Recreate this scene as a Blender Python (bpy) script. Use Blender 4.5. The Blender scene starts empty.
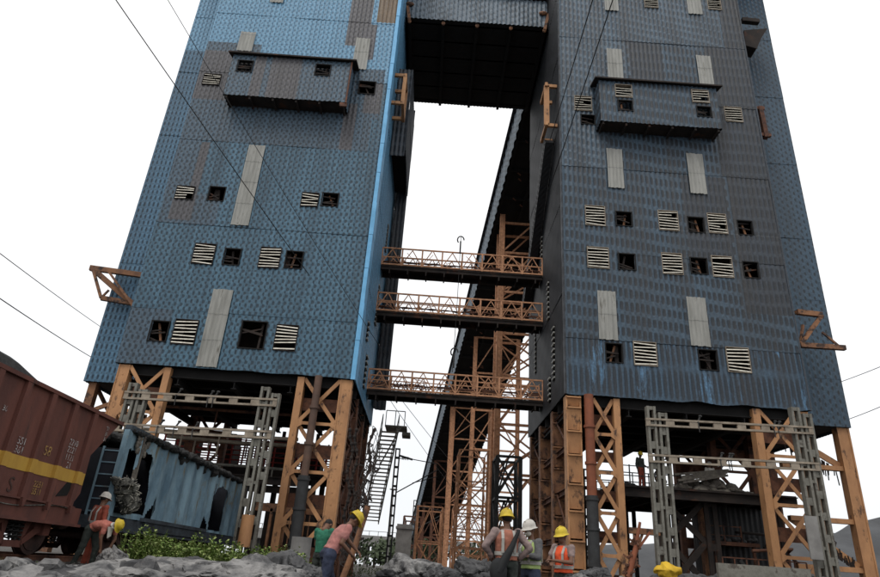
import bpy, bmesh, math, random
from mathutils import Vector as V, Matrix, noise as N
random.seed(7)
S = bpy.context.scene
R = math.radians
# ---------------------------------------------------------------- camera
FPX, PIT, ROL = 624.0, R(24.2), R(4.0)
cam_d = bpy.data.cameras.new('camera'); cam = bpy.data.objects.new('camera', cam_d)
S.collection.objects.link(cam); S.camera = cam
cam_d.sensor_width = 36.0; cam_d.lens = FPX * 36.0 / 880.0; cam_d.clip_start = 0.1; cam_d.clip_end = 4000
fw = V((0, math.cos(PIT), math.sin(PIT))); up0 = V((0, -math.sin(PIT), math.cos(PIT))); rt0 = V((1, 0, 0))
rt = rt0 * math.cos(ROL) + up0 * math.sin(ROL)*-1
up = up0 * math.cos(ROL) + rt0 * math.sin(ROL)
rt = fw.cross(up)
# image up must tilt so that world verticals lean right at the top
up = up0 * math.cos(ROL) - rt0 * math.sin(ROL); rt = fw.cross(up)
m = Matrix((rt, up, -fw)).transposed().to_4x4(); cam.matrix_world = m
# ---------------------------------------------------------------- world
W = bpy.data.worlds.new('World'); S.world = W; W.use_nodes = True
nt = W.node_tree; nt.nodes.clear()
wo = nt.nodes.new('ShaderNodeOutputWorld'); bg = nt.nodes.new('ShaderNodeBackground')
sky = nt.nodes.new('ShaderNodeTexSky'); sky.sky_type = 'NISHITA'; sky.sun_disc = False
SUN_EL, SUN_AZ = R(58), R(-150)      # sun high behind the camera, to its left (azimuth from +Y, clockwise)
sky.sun_elevation = SUN_EL; sky.sun_rotation = SUN_AZ; sky.dust_density = 4; sky.air_density = 1.2
tc = nt.nodes.new('ShaderNodeTexCoord'); nz = nt.nodes.new('ShaderNodeTexNoise'); nz.inputs['Scale'].default_value = 2.2
nz.inputs['Detail'].default_value = 5; nz.inputs['Roughness'].default_value = .45
cr = nt.nodes.new('ShaderNodeValToRGB'); cr.color_ramp.elements[0].position = .3; cr.color_ramp.elements[1].position = .7
cr.color_ramp.elements[0].color = (9.6, 9.7, 9.9, 1); cr.color_ramp.elements[1].color = (11.6, 11.5, 11.4, 1)
mx = nt.nodes.new('ShaderNodeMixRGB'); mx.inputs[0].default_value = .93
nt.links.new(tc.outputs['Generated'], nz.inputs['Vector']); nt.links.new(nz.outputs['Fac'], cr.inputs['Fac'])
sxyz = nt.nodes.new('ShaderNodeSeparateXYZ'); nt.links.new(tc.outputs['Generated'], sxyz.inputs[0])
gr_ = nt.nodes.new('ShaderNodeValToRGB'); gr_.color_ramp.elements[0].position = 0.0; gr_.color_ramp.elements[1].position = .38
gr_.color_ramp.elements[0].color = (.84,.865,.89,1); gr_.color_ramp.elements[1].color = (1,1,1,1); nt.links.new(sxyz.outputs[2], gr_.inputs['Fac'])
ml = nt.nodes.new('ShaderNodeMixRGB'); ml.blend_type = 'MULTIPLY'; ml.inputs[0].default_value = 1; nt.links.new(cr.outputs[0], ml.inputs[1]); nt.links.new(gr_.outputs[0], ml.inputs[2])
nt.links.new(sky.outputs[0], mx.inputs[1]); nt.links.new(ml.outputs[0], mx.inputs[2])
nt.links.new(mx.outputs[0], bg.inputs['Color']); bg.inputs['Strength'].default_value = 0.1
nt.links.new(bg.outputs[0], wo.inputs['Surface'])
# ---------------------------------------------------------------- sun (thin overcast)
sl = bpy.data.lights.new('sun', 'SUN'); so = bpy.data.objects.new('sun', sl); S.collection.objects.link(so)
sl.energy = 1.3; sl.angle = R(24); sl.color = (1, .96, .9)
sd = V((math.sin(SUN_AZ)*math.cos(SUN_EL), math.cos(SUN_AZ)*math.cos(SUN_EL), math.sin(SUN_EL)))
so.rotation_euler = sd.to_track_quat('Z', 'Y').to_euler(); so.location = (0, -20, 60)
S.view_settings.view_transform = 'Standard'; S.view_settings.look = 'None'
S.view_settings.exposure = 0.18; S.view_settings.gamma = 1.0; S.view_settings.use_curve_mapping = False

# ---------------------------------------------------------------- helpers
def P(u, v, Y):
    """world point on the plane y=Y that is seen at this place of the photograph (880 x 577)"""
    x = (u-440)/FPX; y = -(v-288.5)/FPX
    c, s = math.cos(ROL), math.sin(ROL)
    xr = x*c - y*s; yr = x*s + y*c
    d = V((xr, math.cos(PIT)-yr*math.sin(PIT), math.sin(PIT)+yr*math.cos(PIT)))
    return d*(Y/d.y)

def PX(u, v, X):
    d = P(u, v, 1.0); return d*(X/d.x)

def link(o): S.collection.objects.link(o); return o
def tag(o, label=None, cat=None, group=None, kind=None):
    if label: o['label'] = label
    if cat: o['category'] = cat
    if group: o['group'] = group
    if kind: o['kind'] = kind
    return o
def thing(name, label, cat, loc=(0,0,0), group=None):
    o = link(bpy.data.objects.new(name, None)); o.location = loc; o.empty_display_size = .3
    return tag(o, label, cat, group)
def wloc(o):
    p = V((0,0,0))
    while o is not None: p += V(o.location); o = o.parent
    return p

class MB:
    def __init__(s): s.v = []; s.f = []; s.m = []; s.sm = []
    def add(s, vs, fs, mi=0, smooth=False):
        b = len(s.v); s.v += [tuple(p) for p in vs]
        for f in fs: s.f.append([b+i for i in f]); s.m.append(mi); s.sm.append(smooth)
    def box(s, a, b, mi=0):
        x0,x1 = sorted((a[0],b[0])); y0,y1 = sorted((a[1],b[1])); z0,z1 = sorted((a[2],b[2]))
        s.add([(x0,y0,z0),(x1,y0,z0),(x1,y1,z0),(x0,y1,z0),(x0,y0,z1),(x1,y0,z1),(x1,y1,z1),(x0,y1,z1)],
              [(0,3,2,1),(4,5,6,7),(0,1,5,4),(1,2,6,5),(2,3,7,6),(3,0,4,7)], mi)
    def beam(s, p, q, w, h=None, mi=0, ref=(0,0,1)):
        """rectangular bar p->q; w across (horizontal), h along ref"""
        h = w if h is None else h
        p, q = V(p), V(q); d = (q-p)
        if d.length < 1e-5: return
        d.normalize(); r = V(ref)
        if abs(d.dot(r)) > .95: r = V((0,1,0)) if abs(d.y) < .9 else V((1,0,0))
        a = d.cross(r).normalized()*w/2; b = a.cross(d).normalized()*h/2
        vs = [p-a-b,p+a-b,p+a+b,p-a+b,q-a-b,q+a-b,q+a+b,q-a+b]
        s.add(vs, [(0,1,2,3),(7,6,5,4),(0,4,5,1),(1,5,6,2),(2,6,7,3),(3,7,4,0)], mi)
    def ibeam(s, p, q, w, h, t=.03, mi=0, ref=(0,0,1)):
        """I section: flanges w wide, h deep along ref"""
        p, q = V(p), V(q); d = (q-p).normalized(); r = V(ref)
        if abs(d.dot(r)) > .95: r = V((0,1,0))
        a = d.cross(r).normalized(); b = a.cross(d).normalized()
        for sg in (-1,1): s.beam(p+b*sg*(h/2-t/2), q+b*sg*(h/2-t/2), w, t, mi, r)
        s.beam(p, q, t, h-2*t, mi, r)
    def tube(s, pts, r, n=8, mi=0, cap=True):
        pts = [V(p) for p in pts]; rs = r if isinstance(r, (list,tuple)) else [r]*len(pts)
        vs = []; a0 = None
        for i, p in enumerate(pts):
            d = (pts[min(i+1,len(pts)-1)]-pts[max(i-1,0)]).normalized()
            if a0 is None:
                a0 = d.orthogonal().normalized()
            a = (a0 - d*a0.dot(d)).normalized(); a0 = a; b = d.cross(a)
            for k in range(n):
                t = 2*math.pi*k/n; vs.append(p+(a*math.cos(t)+b*math.sin(t))*rs[i])
        fs = [(i*n+k, i*n+(k+1)%n, (i+1)*n+(k+1)%n, (i+1)*n+k) for i in range(len(pts)-1) for k in range(n)]
        s.add(vs, fs, mi, True)
        if cap: s.add([vs[k] for k in range(n)], [tuple(range(n))[::-1]], mi); s.add(vs[-n:], [tuple(range(n))], mi)
    def ell(s, c, rx, ry, rz, mi=0, nu=12, nv=8, rot=None):
        c = V(c); vs = []
        for j in range(nv+1):
            ph = math.pi*j/nv
            for i in range(nu):
                t = 2*math.pi*i/nu; p = V((rx*math.sin(ph)*math.cos(t), ry*math.sin(ph)*math.sin(t), rz*math.cos(ph)))
                if rot is not None: p = rot @ p
                vs.append(c+p)
        fs = [(j*nu+i, (j+1)*nu+i, (j+1)*nu+(i+1)%nu, j*nu+(i+1)%nu) for j in range(nv) for i in range(nu)]
        s.add(vs, fs, mi, True)
    def prism(s, poly, axis, a, b, mi=0):
        """extrude a 2D polygon along axis: 'x' -> poly in (y,z), 'y' -> (x,z), 'z' -> (x,y)"""
        def mk(t, c): return {'x':(c,t[0],t[1]), 'y':(t[0],c,t[1]), 'z':(t[0],t[1],c)}[axis]
        n = len(poly); vs = [mk(t,a) for t in poly]+[mk(t,b) for t in poly]
        s.add(vs, [tuple(range(n)), tuple(range(2*n-1,n-1,-1))]+[(i,i+n,(i+1)%n+n,(i+1)%n) for i in range(n)], mi)
    def build(s, name, mats, parent=None, local=False):
        me = bpy.data.meshes.new(name); me.from_pydata(s.v, [], s.f)
        if not isinstance(mats, (list,tuple)): mats = [mats]
        for m_ in mats: me.materials.append(m_)
        me.polygons.foreach_set('material_index', s.m); me.polygons.foreach_set('use_smooth', s.sm)
        o = link(bpy.data.objects.new(name, me))
        if parent is not None:
            o.parent = parent
            if not local: me.transform(Matrix.Translation(-wloc(parent)))
        me.validate(); me.update(); return o

def rebase(o, p):
    """put a single-mesh thing's origin at its base"""
    o.data.transform(Matrix.Translation(-V(p))); o.location = V(p); return o

def ladder(mb, p, q, side, w, fl, th, step, bat=None, mi=0):
    """battened strut: two flats joined by batten plates"""
    p, q, side = V(p), V(q), V(side).normalized(); L = (q-p).length; d = (q-p)/L
    nrm = d.cross(side).normalized()
    for sg in (-1,1): mb.beam(p+side*sg*(w/2-fl/2), q+side*sg*(w/2-fl/2), th, fl, mi, ref=side)
    n = max(1, round(L/step)); bat = bat or step*.3
    for i in range(n+1):
        c = p+d*(L*i/n); a = c-d*bat/2; b = c+d*bat/2
        if i == 0: a = c
        if i == n: b = c
        mb.beam(a+nrm*.004, b+nrm*.004, th*.7, w-2*fl+.006, mi, ref=side)

# ---------------------------------------------------------------- materials
def mat(name, col, rough=.8, col2=None, sc=3., amt=.5, metal=0., bump=.0, bsc=20., streak=0., detail=6, spec=.3, col3=None, sc3=1., th3=.6):
    m_ = bpy.data.materials.new(name); m_.use_nodes = True; nt = m_.node_tree; nd = nt.nodes; lk = nt.links
    b = nd['Principled BSDF']; b.inputs['Roughness'].default_value = rough; b.inputs['Metallic'].default_value = metal
    b.inputs['Specular IOR Level'].default_value = spec
    col2 = col2 or tuple(c*.6 for c in col)
    g = nd.new('ShaderNodeNewGeometry'); mp = nd.new('ShaderNodeMapping'); mp.inputs['Scale'].default_value = (1,1,1-streak)
    n1 = nd.new('ShaderNodeTexNoise'); n1.inputs['Scale'].default_value = sc; n1.inputs['Detail'].default_value = detail; n1.inputs['Roughness'].default_value = .65
    lk.new(g.outputs['Position'], mp.inputs['Vector']); lk.new(mp.outputs[0], n1.inputs['Vector'])
    r1 = nd.new('ShaderNodeValToRGB'); r1.color_ramp.elements[0].position = .5-.28*(1.3-amt); r1.color_ramp.elements[1].position = .5+.28*(1.3-amt)
    r1.color_ramp.elements[0].color = (*col2,1); r1.color_ramp.elements[1].color = (*col,1)
    lk.new(n1.outputs['Fac'], r1.inputs['Fac']); out = r1.outputs[0]
    if col3:
        n3 = nd.new('ShaderNodeTexNoise'); n3.inputs['Scale'].default_value = sc3; n3.inputs['Detail'].default_value = 8; n3.inputs['Roughness'].default_value = .7
        lk.new(mp.outputs[0], n3.inputs['Vector'])
        r3 = nd.new('ShaderNodeValToRGB'); r3.color_ramp.elements[0].position = th3-.04; r3.color_ramp.elements[1].position = th3+.05
        lk.new(n3.outputs['Fac'], r3.inputs['Fac'])
        mx = nd.new('ShaderNodeMixRGB'); lk.new(r3.outputs[0], mx.inputs[0]); lk.new(out, mx.inputs[1]); mx.inputs[2].default_value = (*col3,1); out = mx.outputs[0]
    lk.new(out, b.inputs['Base Color'])
    if bump:
        n2 = nd.new('ShaderNodeTexNoise'); n2.inputs['Scale'].default_value = bsc; n2.inputs['Detail'].default_value = 4
        lk.new(g.outputs['Position'], n2.inputs['Vector'])
        bp = nd.new('ShaderNodeBump'); bp.inputs['Strength'].default_value = bump; bp.inputs['Distance'].default_value = .03
        lk.new(n2.outputs['Fac'], bp.inputs['Height']); lk.new(bp.outputs[0], b.inputs['Normal'])
    return m_

def sheet(name, col, dark, pu=.29, pz=.4, k=.7, stain=(.03,.028,.027), st=.5, shear=0., big=0., rib=.3, scuff=None):
    """profiled sheet: paint, embossed dimples that hold coal dust, vertical dirt streaks"""
    m_ = bpy.data.materials.new(name); m_.use_nodes = True; nt = m_.node_tree; nd = nt.nodes; lk = nt.links
    b = nd['Principled BSDF']; b.inputs['Roughness'].default_value = .55; b.inputs['Specular IOR Level'].default_value = .35
    g = nd.new('ShaderNodeNewGeometry'); sp = nd.new('ShaderNodeSeparateXYZ'); lk.new(g.outputs['Position'], sp.inputs[0])
    def M_(op, a, c=None):
        n = nd.new('ShaderNodeMath'); n.operation = op
        for i, t in enumerate((a, c)):
            if t is None: continue
            if isinstance(t, (int,float)): n.inputs[i].default_value = t
            else: lk.new(t, n.inputs[i])
        return n.outputs[0]
    u = M_('ADD', sp.outputs[0], sp.outputs[1]); z = sp.outputs[2]
    nw = nd.new('ShaderNodeTexNoise'); nw.inputs['Scale'].default_value = .9; nw.inputs['Detail'].default_value = 1
    lk.new(g.outputs['Position'], nw.inputs['Vector'])
    z2 = M_('ADD', z, M_('MULTIPLY', M_('SUBTRACT', nw.outputs['Fac'], .5), .22))
    z2 = M_('ADD', z2, M_('MULTIPLY', u, shear))
    ca = M_('COSINE', M_('MULTIPLY', u, math.pi*2/pu)); cb = M_('COSINE', M_('MULTIPLY', z2, math.pi*2/pz))
    dots = M_('ADD', M_('MULTIPLY', ca, cb), M_('MULTIPLY', M_('COSINE', M_('MULTIPLY', u, math.pi*2/PITCH)), rib))   # staggered dimples on ribs
    if big:
        cc = M_('COSINE', M_('ADD', M_('MULTIPLY', u, 2.1), M_('MULTIPLY', z, 1.3)))
        dots = M_('ADD', dots, M_('MULTIPLY', cc, big))
    f = nd.new('ShaderNodeMapRange'); f.inputs[1].default_value = .05; f.inputs[2].default_value = .5; f.inputs[3].default_value = 0; f.inputs[4].default_value = k
    lk.new(dots, f.inputs[0])
    mx = nd.new('ShaderNodeMixRGB'); lk.new(f.outputs[0], mx.inputs[0]); mx.inputs[1].default_value = (*col,1); mx.inputs[2].default_value = (*dark,1)
    mp = nd.new('ShaderNodeMapping'); mp.inputs['Scale'].default_value = (1.3,1.3,.12); lk.new(g.outputs['Position'], mp.inputs[0])
    ns = nd.new('ShaderNodeTexNoise'); ns.inputs['Scale'].default_value = 1.; ns.inputs['Detail'].default_value = 7; ns.inputs['Roughness'].default_value = .7
    lk.new(mp.outputs[0], ns.inputs['Vector'])
    rs = nd.new('ShaderNodeMapRange'); rs.inputs[1].default_value = .38; rs.inputs[2].default_value = .72; rs.inputs[3].default_value = 0; rs.inputs[4].default_value = st
    lk.new(ns.outputs['Fac'], rs.inputs[0])
    m2 = nd.new('ShaderNodeMixRGB'); lk.new(rs.outputs[0], m2.inputs[0]); lk.new(mx.outputs[0], m2.inputs[1]); m2.inputs[2].default_value = (*stain,1)
    if scuff:
        mq = nd.new('ShaderNodeMapping'); mq.inputs['Scale'].default_value = (2.2,2.2,.45); mq.inputs['Location'].default_value = (7,3,1); lk.new(g.outputs['Position'], mq.inputs[0])
        nq = nd.new('ShaderNodeTexNoise'); nq.inputs['Scale'].default_value = 1; nq.inputs['Detail'].default_value = 8; nq.inputs['Roughness'].default_value = .75; lk.new(mq.outputs[0], nq.inputs['Vector'])
        rq = nd.new('ShaderNodeMapRange'); rq.inputs[1].default_value = .56; rq.inputs[2].default_value = .70; lk.new(nq.outputs['Fac'], rq.inputs[0])
        mz = nd.new('ShaderNodeMixRGB'); lk.new(rq.outputs[0], mz.inputs[0]); lk.new(m2.outputs[0], mz.inputs[1]); mz.inputs[2].default_value = (*scuff,1); m2 = mz
    nf = nd.new('ShaderNodeTexNoise'); nf.inputs['Scale'].default_value = 9; nf.inputs['Detail'].default_value = 5
    lk.new(g.outputs['Position'], nf.inputs['Vector'])
    rf = nd.new('ShaderNodeMapRange'); rf.inputs[1].default_value = .3; rf.inputs[2].default_value = .7; rf.inputs[3].default_value = .72; rf.inputs[4].default_value = 1.22
    lk.new(nf.outputs['Fac'], rf.inputs[0])
    m3 = nd.new('ShaderNodeVectorMath'); m3.operation = 'SCALE'; lk.new(m2.outputs[0], m3.inputs[0]); lk.new(rf.outputs[0], m3.inputs['Scale'])
    lk.new(m3.outputs[0], b.inputs['Base Color'])
    bp = nd.new('ShaderNodeBump'); bp.inputs['Strength'].default_value = .22; bp.inputs['Distance'].default_value = .02; bp.invert = True
    lk.new(dots, bp.inputs['Height']); lk.new(bp.outputs[0], b.inputs['Normal'])
    return m_

PITCH = .26
M = {}
M['blue'] = sheet('blue_profiled_sheet', (.060,.132,.192), (.011,.024,.038), k=.88, st=.7, stain=(.018,.032,.046))
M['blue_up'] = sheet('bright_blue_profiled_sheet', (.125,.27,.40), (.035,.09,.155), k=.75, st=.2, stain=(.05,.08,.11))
M['blue_mid'] = sheet('slate_blue_profiled_sheet', (.062,.105,.148), (.012,.02,.03), k=.85)
M['blue_wing'] = sheet('blue_wing_sheet', (.064,.145,.225), (.014,.03,.05), pu=.26, pz=.42, k=.85, st=.4, rib=.6)
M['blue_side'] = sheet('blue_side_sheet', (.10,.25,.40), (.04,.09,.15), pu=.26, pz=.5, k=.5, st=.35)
M['blue_trim'] = mat('bright_blue_flashing', (.16,.42,.68), .5, (.10,.30,.50), 1.5, .5)
M['grey_sheet'] = sheet('grey_brown_dusty_sheet', (.085,.085,.095), (.035,.032,.034), k=.7)
M['rust_sheet'] = sheet('brown_rusted_sheet', (.14,.10,.06), (.06,.045,.035), pu=.2, pz=3, k=.5, stain=(.09,.05,.03))
M['navy'] = sheet('dark_navy_profiled_sheet', (.046,.078,.112), (.008,.013,.02), pu=.26, pz=.7, k=.9, big=.1, shear=.12, st=.75, rib=.8)
M['navy_low'] = sheet('dark_navy_low_sheet', (.042,.078,.118), (.008,.013,.02), pu=.26, pz=1.7, k=.85, big=.1, st=.8, rib=1.2, scuff=(.10,.22,.36))
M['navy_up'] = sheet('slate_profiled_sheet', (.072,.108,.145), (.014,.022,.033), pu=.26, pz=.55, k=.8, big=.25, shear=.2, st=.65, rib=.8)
M['navy_grey'] = sheet('charcoal_profiled_sheet', (.036,.046,.060), (.009,.012,.016), pu=.26, pz=.7, k=.75, st=.75, rib=.9)
M['navy_dark'] = sheet('near_black_side_sheet', (.017,.018,.021), (.008,.008,.009), pu=.3, pz=1.5, k=.5, st=.6, stain=(.008,.008,.008))  # near-black version of the sheet, much darker than the navy front
M['navy_wing'] = sheet('dark_blue_wing_sheet', (.044,.082,.122), (.007,.012,.018), pu=.52, pz=.42, k=.9, st=.5, rib=.5)
M['bridge'] = sheet('slate_bridge_sheet', (.11,.145,.18), (.035,.05,.065), pu=.42, pz=.55, k=.85, big=.35, shear=.6, st=.3)
M['panel'] = mat('weathered_translucent_sheet', (.30,.30,.28), .6, (.17,.17,.155), 3.5, .6, streak=.85, col3=(.10,.095,.08), sc3=3.5, th3=.62)
M['seam'] = mat('sheet_lap_grime', (.02,.022,.025), .9)
M['black'] = mat('coal_black_steel', (.013,.012,.012), .9, (.006,.006,.006), 2)
M['soot'] = mat('sooty_brown_steel', (.032,.024,.02), .9, (.012,.01,.01), 1.5, .7, col3=(.07,.028,.015), sc3=1.2, th3=.62)
M['orange'] = mat('orange_painted_steel', (.46,.24,.11), .65, (.27,.135,.065), 1.3, .6, bump=.15, streak=.5, col3=(.07,.04,.028), sc3=2.4, th3=.60)
M['orange_old'] = mat('faded_rusty_orange_steel', (.26,.125,.06), .75, (.12,.06,.038), 2., .7, bump=.2, col3=(.04,.025,.02), sc3=2.2, th3=.55)
M['rust'] = mat('rusty_brown_steel', (.15,.065,.038), .85, (.065,.033,.024), 3., .7, bump=.3, col3=(.03,.02,.018), sc3=1.7, th3=.58)
M['rail_rust'] = mat('pale_rusty_railing', (.52,.27,.15), .8, (.28,.14,.08), 4., .8)
M['red_rust'] = mat('red_painted_railing', (.30,.035,.028), .8, (.10,.018,.015), 3., .7)
M['grey_steel'] = mat('galvanised_grey_steel', (.20,.195,.17), .7, (.10,.095,.08), 3., .7, bump=.2, col3=(.07,.06,.05), sc3=3, th3=.6)
M['tan_steel'] = mat('dusty_tan_steel', (.30,.255,.20), .75, (.16,.13,.10), 3., .7, bump=.2)
M['dark_steel'] = mat('dark_grey_steel', (.045,.045,.045), .8, (.02,.02,.02), 3., .7)
M['slat'] = mat('pale_louvre_slat', (.58,.56,.49), .6, (.34,.31,.26), 5., .7)
M['pipe_red'] = mat('rusty_red_downpipe', (.24,.075,.035), .7, (.13,.045,.025), 2.5, .6)
M['pipe_brown'] = mat('brown_downpipe', (.12,.07,.05), .7, (.07,.045,.035), 2.5, .6)
M['pipe_grey'] = mat('charcoal_pipe', (.04,.042,.045), .7, (.02,.02,.02), 3)
M['wag_red'] = mat('maroon_wagon_paint', (.155,.058,.043), .75, (.085,.036,.03), 1.5, .7, bump=.2, bsc=8, streak=.7, col3=(.045,.03,.027), sc3=2, th3=.63)
M['wag_dark'] = mat('grimy_underframe', (.075,.04,.033), .85, (.03,.02,.018), 2.5, .7, bump=.3)
M['wag_blue'] = mat('faded_blue_wagon_paint', (.20,.30,.36), .8, (.08,.135,.18), 1.6, .8, bump=.3, bsc=6, streak=.6, col3=(.14,.12,.075), sc3=1.5, th3=.60)
M['wag_bdark'] = mat('grimy_blue_underframe', (.05,.065,.08), .85, (.02,.022,.026), 2.5, .7, bump=.3)
M['wag_in'] = mat('dark_wagon_inside', (.022,.025,.035), .9, (.01,.011,.015), 1.5, .7)  # shade inside the open wagon is put into this near-black colour
M['yellow'] = mat('worn_yellow_paint', (.50,.31,.055), .7, (.36,.2,.04), 3., .5, col3=(.07,.04,.03), sc3=5, th3=.66, streak=.6)
M['white_paint'] = mat('white_lettering_paint', (.45,.43,.42), .7, (.14,.07,.06), 14, .9)
M['yellow_mark'] = mat('yellow_lettering_paint', (.40,.25,.08), .7, (.16,.08,.05), 14, .9)
M['coal'] = mat('coal', (.03,.03,.03), .85, (.012,.012,.012), 6, .7, bump=1., bsc=5)
M['rock'] = mat('dusty_grey_rock', (.22,.215,.21), .9, (.06,.06,.062), 3.5, .9, bump=1., bsc=11, col3=(.02,.02,.022), sc3=2.6, th3=.58)
M['rock_dark'] = mat('dark_coal_rock', (.085,.085,.087), .85, (.022,.022,.024), 2.5, .75, bump=1., bsc=7)
M['gravel'] = mat('dusty_ballast_ground', (.095,.088,.08), .95, (.035,.033,.031), 1.8, .8, bump=1., bsc=16, col3=(.16,.15,.14), sc3=9, th3=.62)
M['concrete'] = mat('stained_concrete', (.25,.245,.235), .9, (.14,.135,.13), 1.2, .6)
M['leaf'] = mat('leaf_green', (.16,.23,.05), .7, (.07,.12,.025), 5, .7)
M['leaf_pale'] = mat('pale_leaf_green', (.29,.34,.12), .7, (.16,.2,.07), 5, .7)
M['leaf_far'] = mat('far_tree_foliage', (.07,.09,.05), .8, (.035,.05,.025), 1., .7)
M['bark'] = mat('bark', (.07,.055,.04), .9)
M['grass'] = mat('dry_green_grass', (.12,.15,.05), .8, (.06,.08,.03), 3, .7)
M['stockpile'] = mat('coal_stockpile', (.075,.078,.083), .95, (.04,.042,.045), .12, .6, bump=.8, bsc=.8)
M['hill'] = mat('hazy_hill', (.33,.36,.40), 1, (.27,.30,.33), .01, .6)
M['skin'] = mat('brown_skin', (.16,.08,.05), .6, (.12,.06,.038), 8, .5)
M['hel_y'] = mat('yellow_helmet_plastic', (.62,.46,.03), .55, (.36,.26,.03), 9, .6, spec=.3)
M['hel_w'] = mat('white_helmet_plastic', (.52,.50,.46), .55, (.34,.32,.29), 9, .6, spec=.3)
M['salmon'] = mat('salmon_shirt_cotton', (.47,.17,.13), .9, (.34,.11,.085), 7, .6, bump=.3)
M['trouser'] = mat('dark_olive_trousers', (.04,.048,.042), .9, (.022,.026,.024), 7, .6, bump=.3)
M['navy_cloth'] = mat('navy_trousers', (.035,.045,.08), .9, (.018,.022,.04), 7, .6, bump=.3)
M['green_cloth'] = mat('green_tshirt', (.03,.16,.10), .9, (.018,.10,.06), 7, .6, bump=.3)
M['pink'] = mat('faded_pink_shirt', (.42,.17,.15), .9, (.25,.12,.11), 7, .6, bump=.3)
M['khaki'] = mat('dusty_mauve_shirt', (.27,.20,.185), .9, (.16,.12,.115), 7, .6, bump=.3)
M['grey_cloth'] = mat('grey_shirt', (.12,.12,.125), .9, (.07,.07,.075), 7, .6, bump=.3)
M['vest_or'] = mat('dusty_orange_vest', (.34,.13,.085), .8, (.2,.08,.055), 6, .6)
M['vest_hot'] = mat('fluorescent_orange_vest', (.75,.10,.03), .8, (.55,.07,.025), 6, .6)
M['vest_red'] = mat('dark_orange_vest', (.26,.055,.03), .8, (.17,.04,.025), 6, .6)
M['vest_lime'] = mat('lime_vest', (.36,.46,.17), .8, (.24,.32,.12), 6, .6)
M['reflect'] = mat('reflective_tape', (.38,.37,.34), .5, (.26,.25,.23), 9, .5)
M['white_cloth'] = mat('white_cloth', (.6,.57,.52), .9, (.42,.4,.36), 9, .5)
M['bag'] = mat('black_bag', (.018,.02,.022), .8, (.01,.01,.01), 5)
M['hair'] = mat('black_hair', (.01,.008,.007), .7)
M['eye'] = mat('dark_eye', (.015,.01,.01), .3)
M['tarp'] = mat('yellow_tarpaulin', (.62,.40,.03), .7, (.45,.27,.02), 3, .6, bump=.5)
M['wire'] = mat('black_cable', (.02,.02,.02), .7)
M['net'] = mat('dusty_scrap_net', (.17,.165,.145), .9, (.04,.04,.036), 12, .8, bump=1., bsc=20)
M['sack'] = mat('dusty_sack', (.16,.145,.12), .95, (.07,.06,.055), 4, .7, bump=.8, bsc=12)

# ---------------------------------------------------------------- ground
def gz(x, y):
    t = min(1, max(0, (-x-3.5)/3.0)); t = t*t*(3-2*t)
    h = -.66 + .24*t
    r_ = min(1, max(0, (x-9)/4)) * min(1, max(0, (y-16)/8)); h += .75*r_
    if 1 < y < 60: h += .035*N.noise(V((x*.8, y*.8, 0))) + .02*N.noise(V((x*2.5, y*2.5, 3)))
    return h
def make_ground():
    xs = [-1500,-500,-200,-100,-60,-40,-30]+[-24+i*.6 for i in range(81)]+[30,40,60,100,200,500,1500]
    ys = [-40,-10,0]+[2+i*.6 for i in range(70)]+[50,56,64,75,90,110,140,200,400,900,2500]
    vs = [(x,y,gz(x,y)) for y in ys for x in xs]; nx = len(xs)
    fs = [(j*nx+i, j*nx+i+1, (j+1)*nx+i+1, (j+1)*nx+i) for j in range(len(ys)-1) for i in range(nx-1)]
    mb = MB(); mb.add(vs, fs, 0, True); tag(mb.build('ground', M['gravel']), kind='structure')
make_ground()

def hill(name, pts, m_, depth, label=None, cat=None, y0=None, seg=60, rough=1.):
    """ridge: list of (x, y, ztop) crest points, sloping down in front and behind"""
    mb = MB(); vs = []; rows = 9
    for i in range(seg+1):
        t = i/seg*(len(pts)-1); k = min(int(t), len(pts)-2); f = t-k; f = f*f*(3-2*f)
        c = V(pts[k]).lerp(V(pts[k+1]), f)
        for j in range(rows):
            a = (j/(rows-1))*2-1; h = (1-abs(a)**1.3)
            z = -1+(c.z+1)*h*(1+.04*rough*N.noise(V((c.x*.06, a*3, 1)))) + rough*.05*c.z*N.noise(V((c.x*.15,a*5,2)))*h
            vs.append((c.x, c.y+a*depth, z))
    mb.add(vs, [(i*rows+j, (i+1)*rows+j, (i+1)*rows+j+1, i*rows+j+1) for i in range(seg) for j in range(rows-1)], 0, True)
    return mb.build(name, m_)
pt = lambda u,v,Y: tuple(P(u,v,Y))
tag(hill('stockpile_hill', [(25,130,0),(32,130,6),pt(835,532,130),pt(850,524,130),pt(880,519,130),pt(905,521,130),(125,130,3)], M['stockpile'], 26), kind='structure')
tag(hill('far_hills', [(20,700,2),pt(560,560,700),pt(600,553,700),pt(640,548,700),pt(690,545,700),pt(720,560,700),(520,700,30),(900,700,10)], M['hill'], 120), kind='structure')

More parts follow.
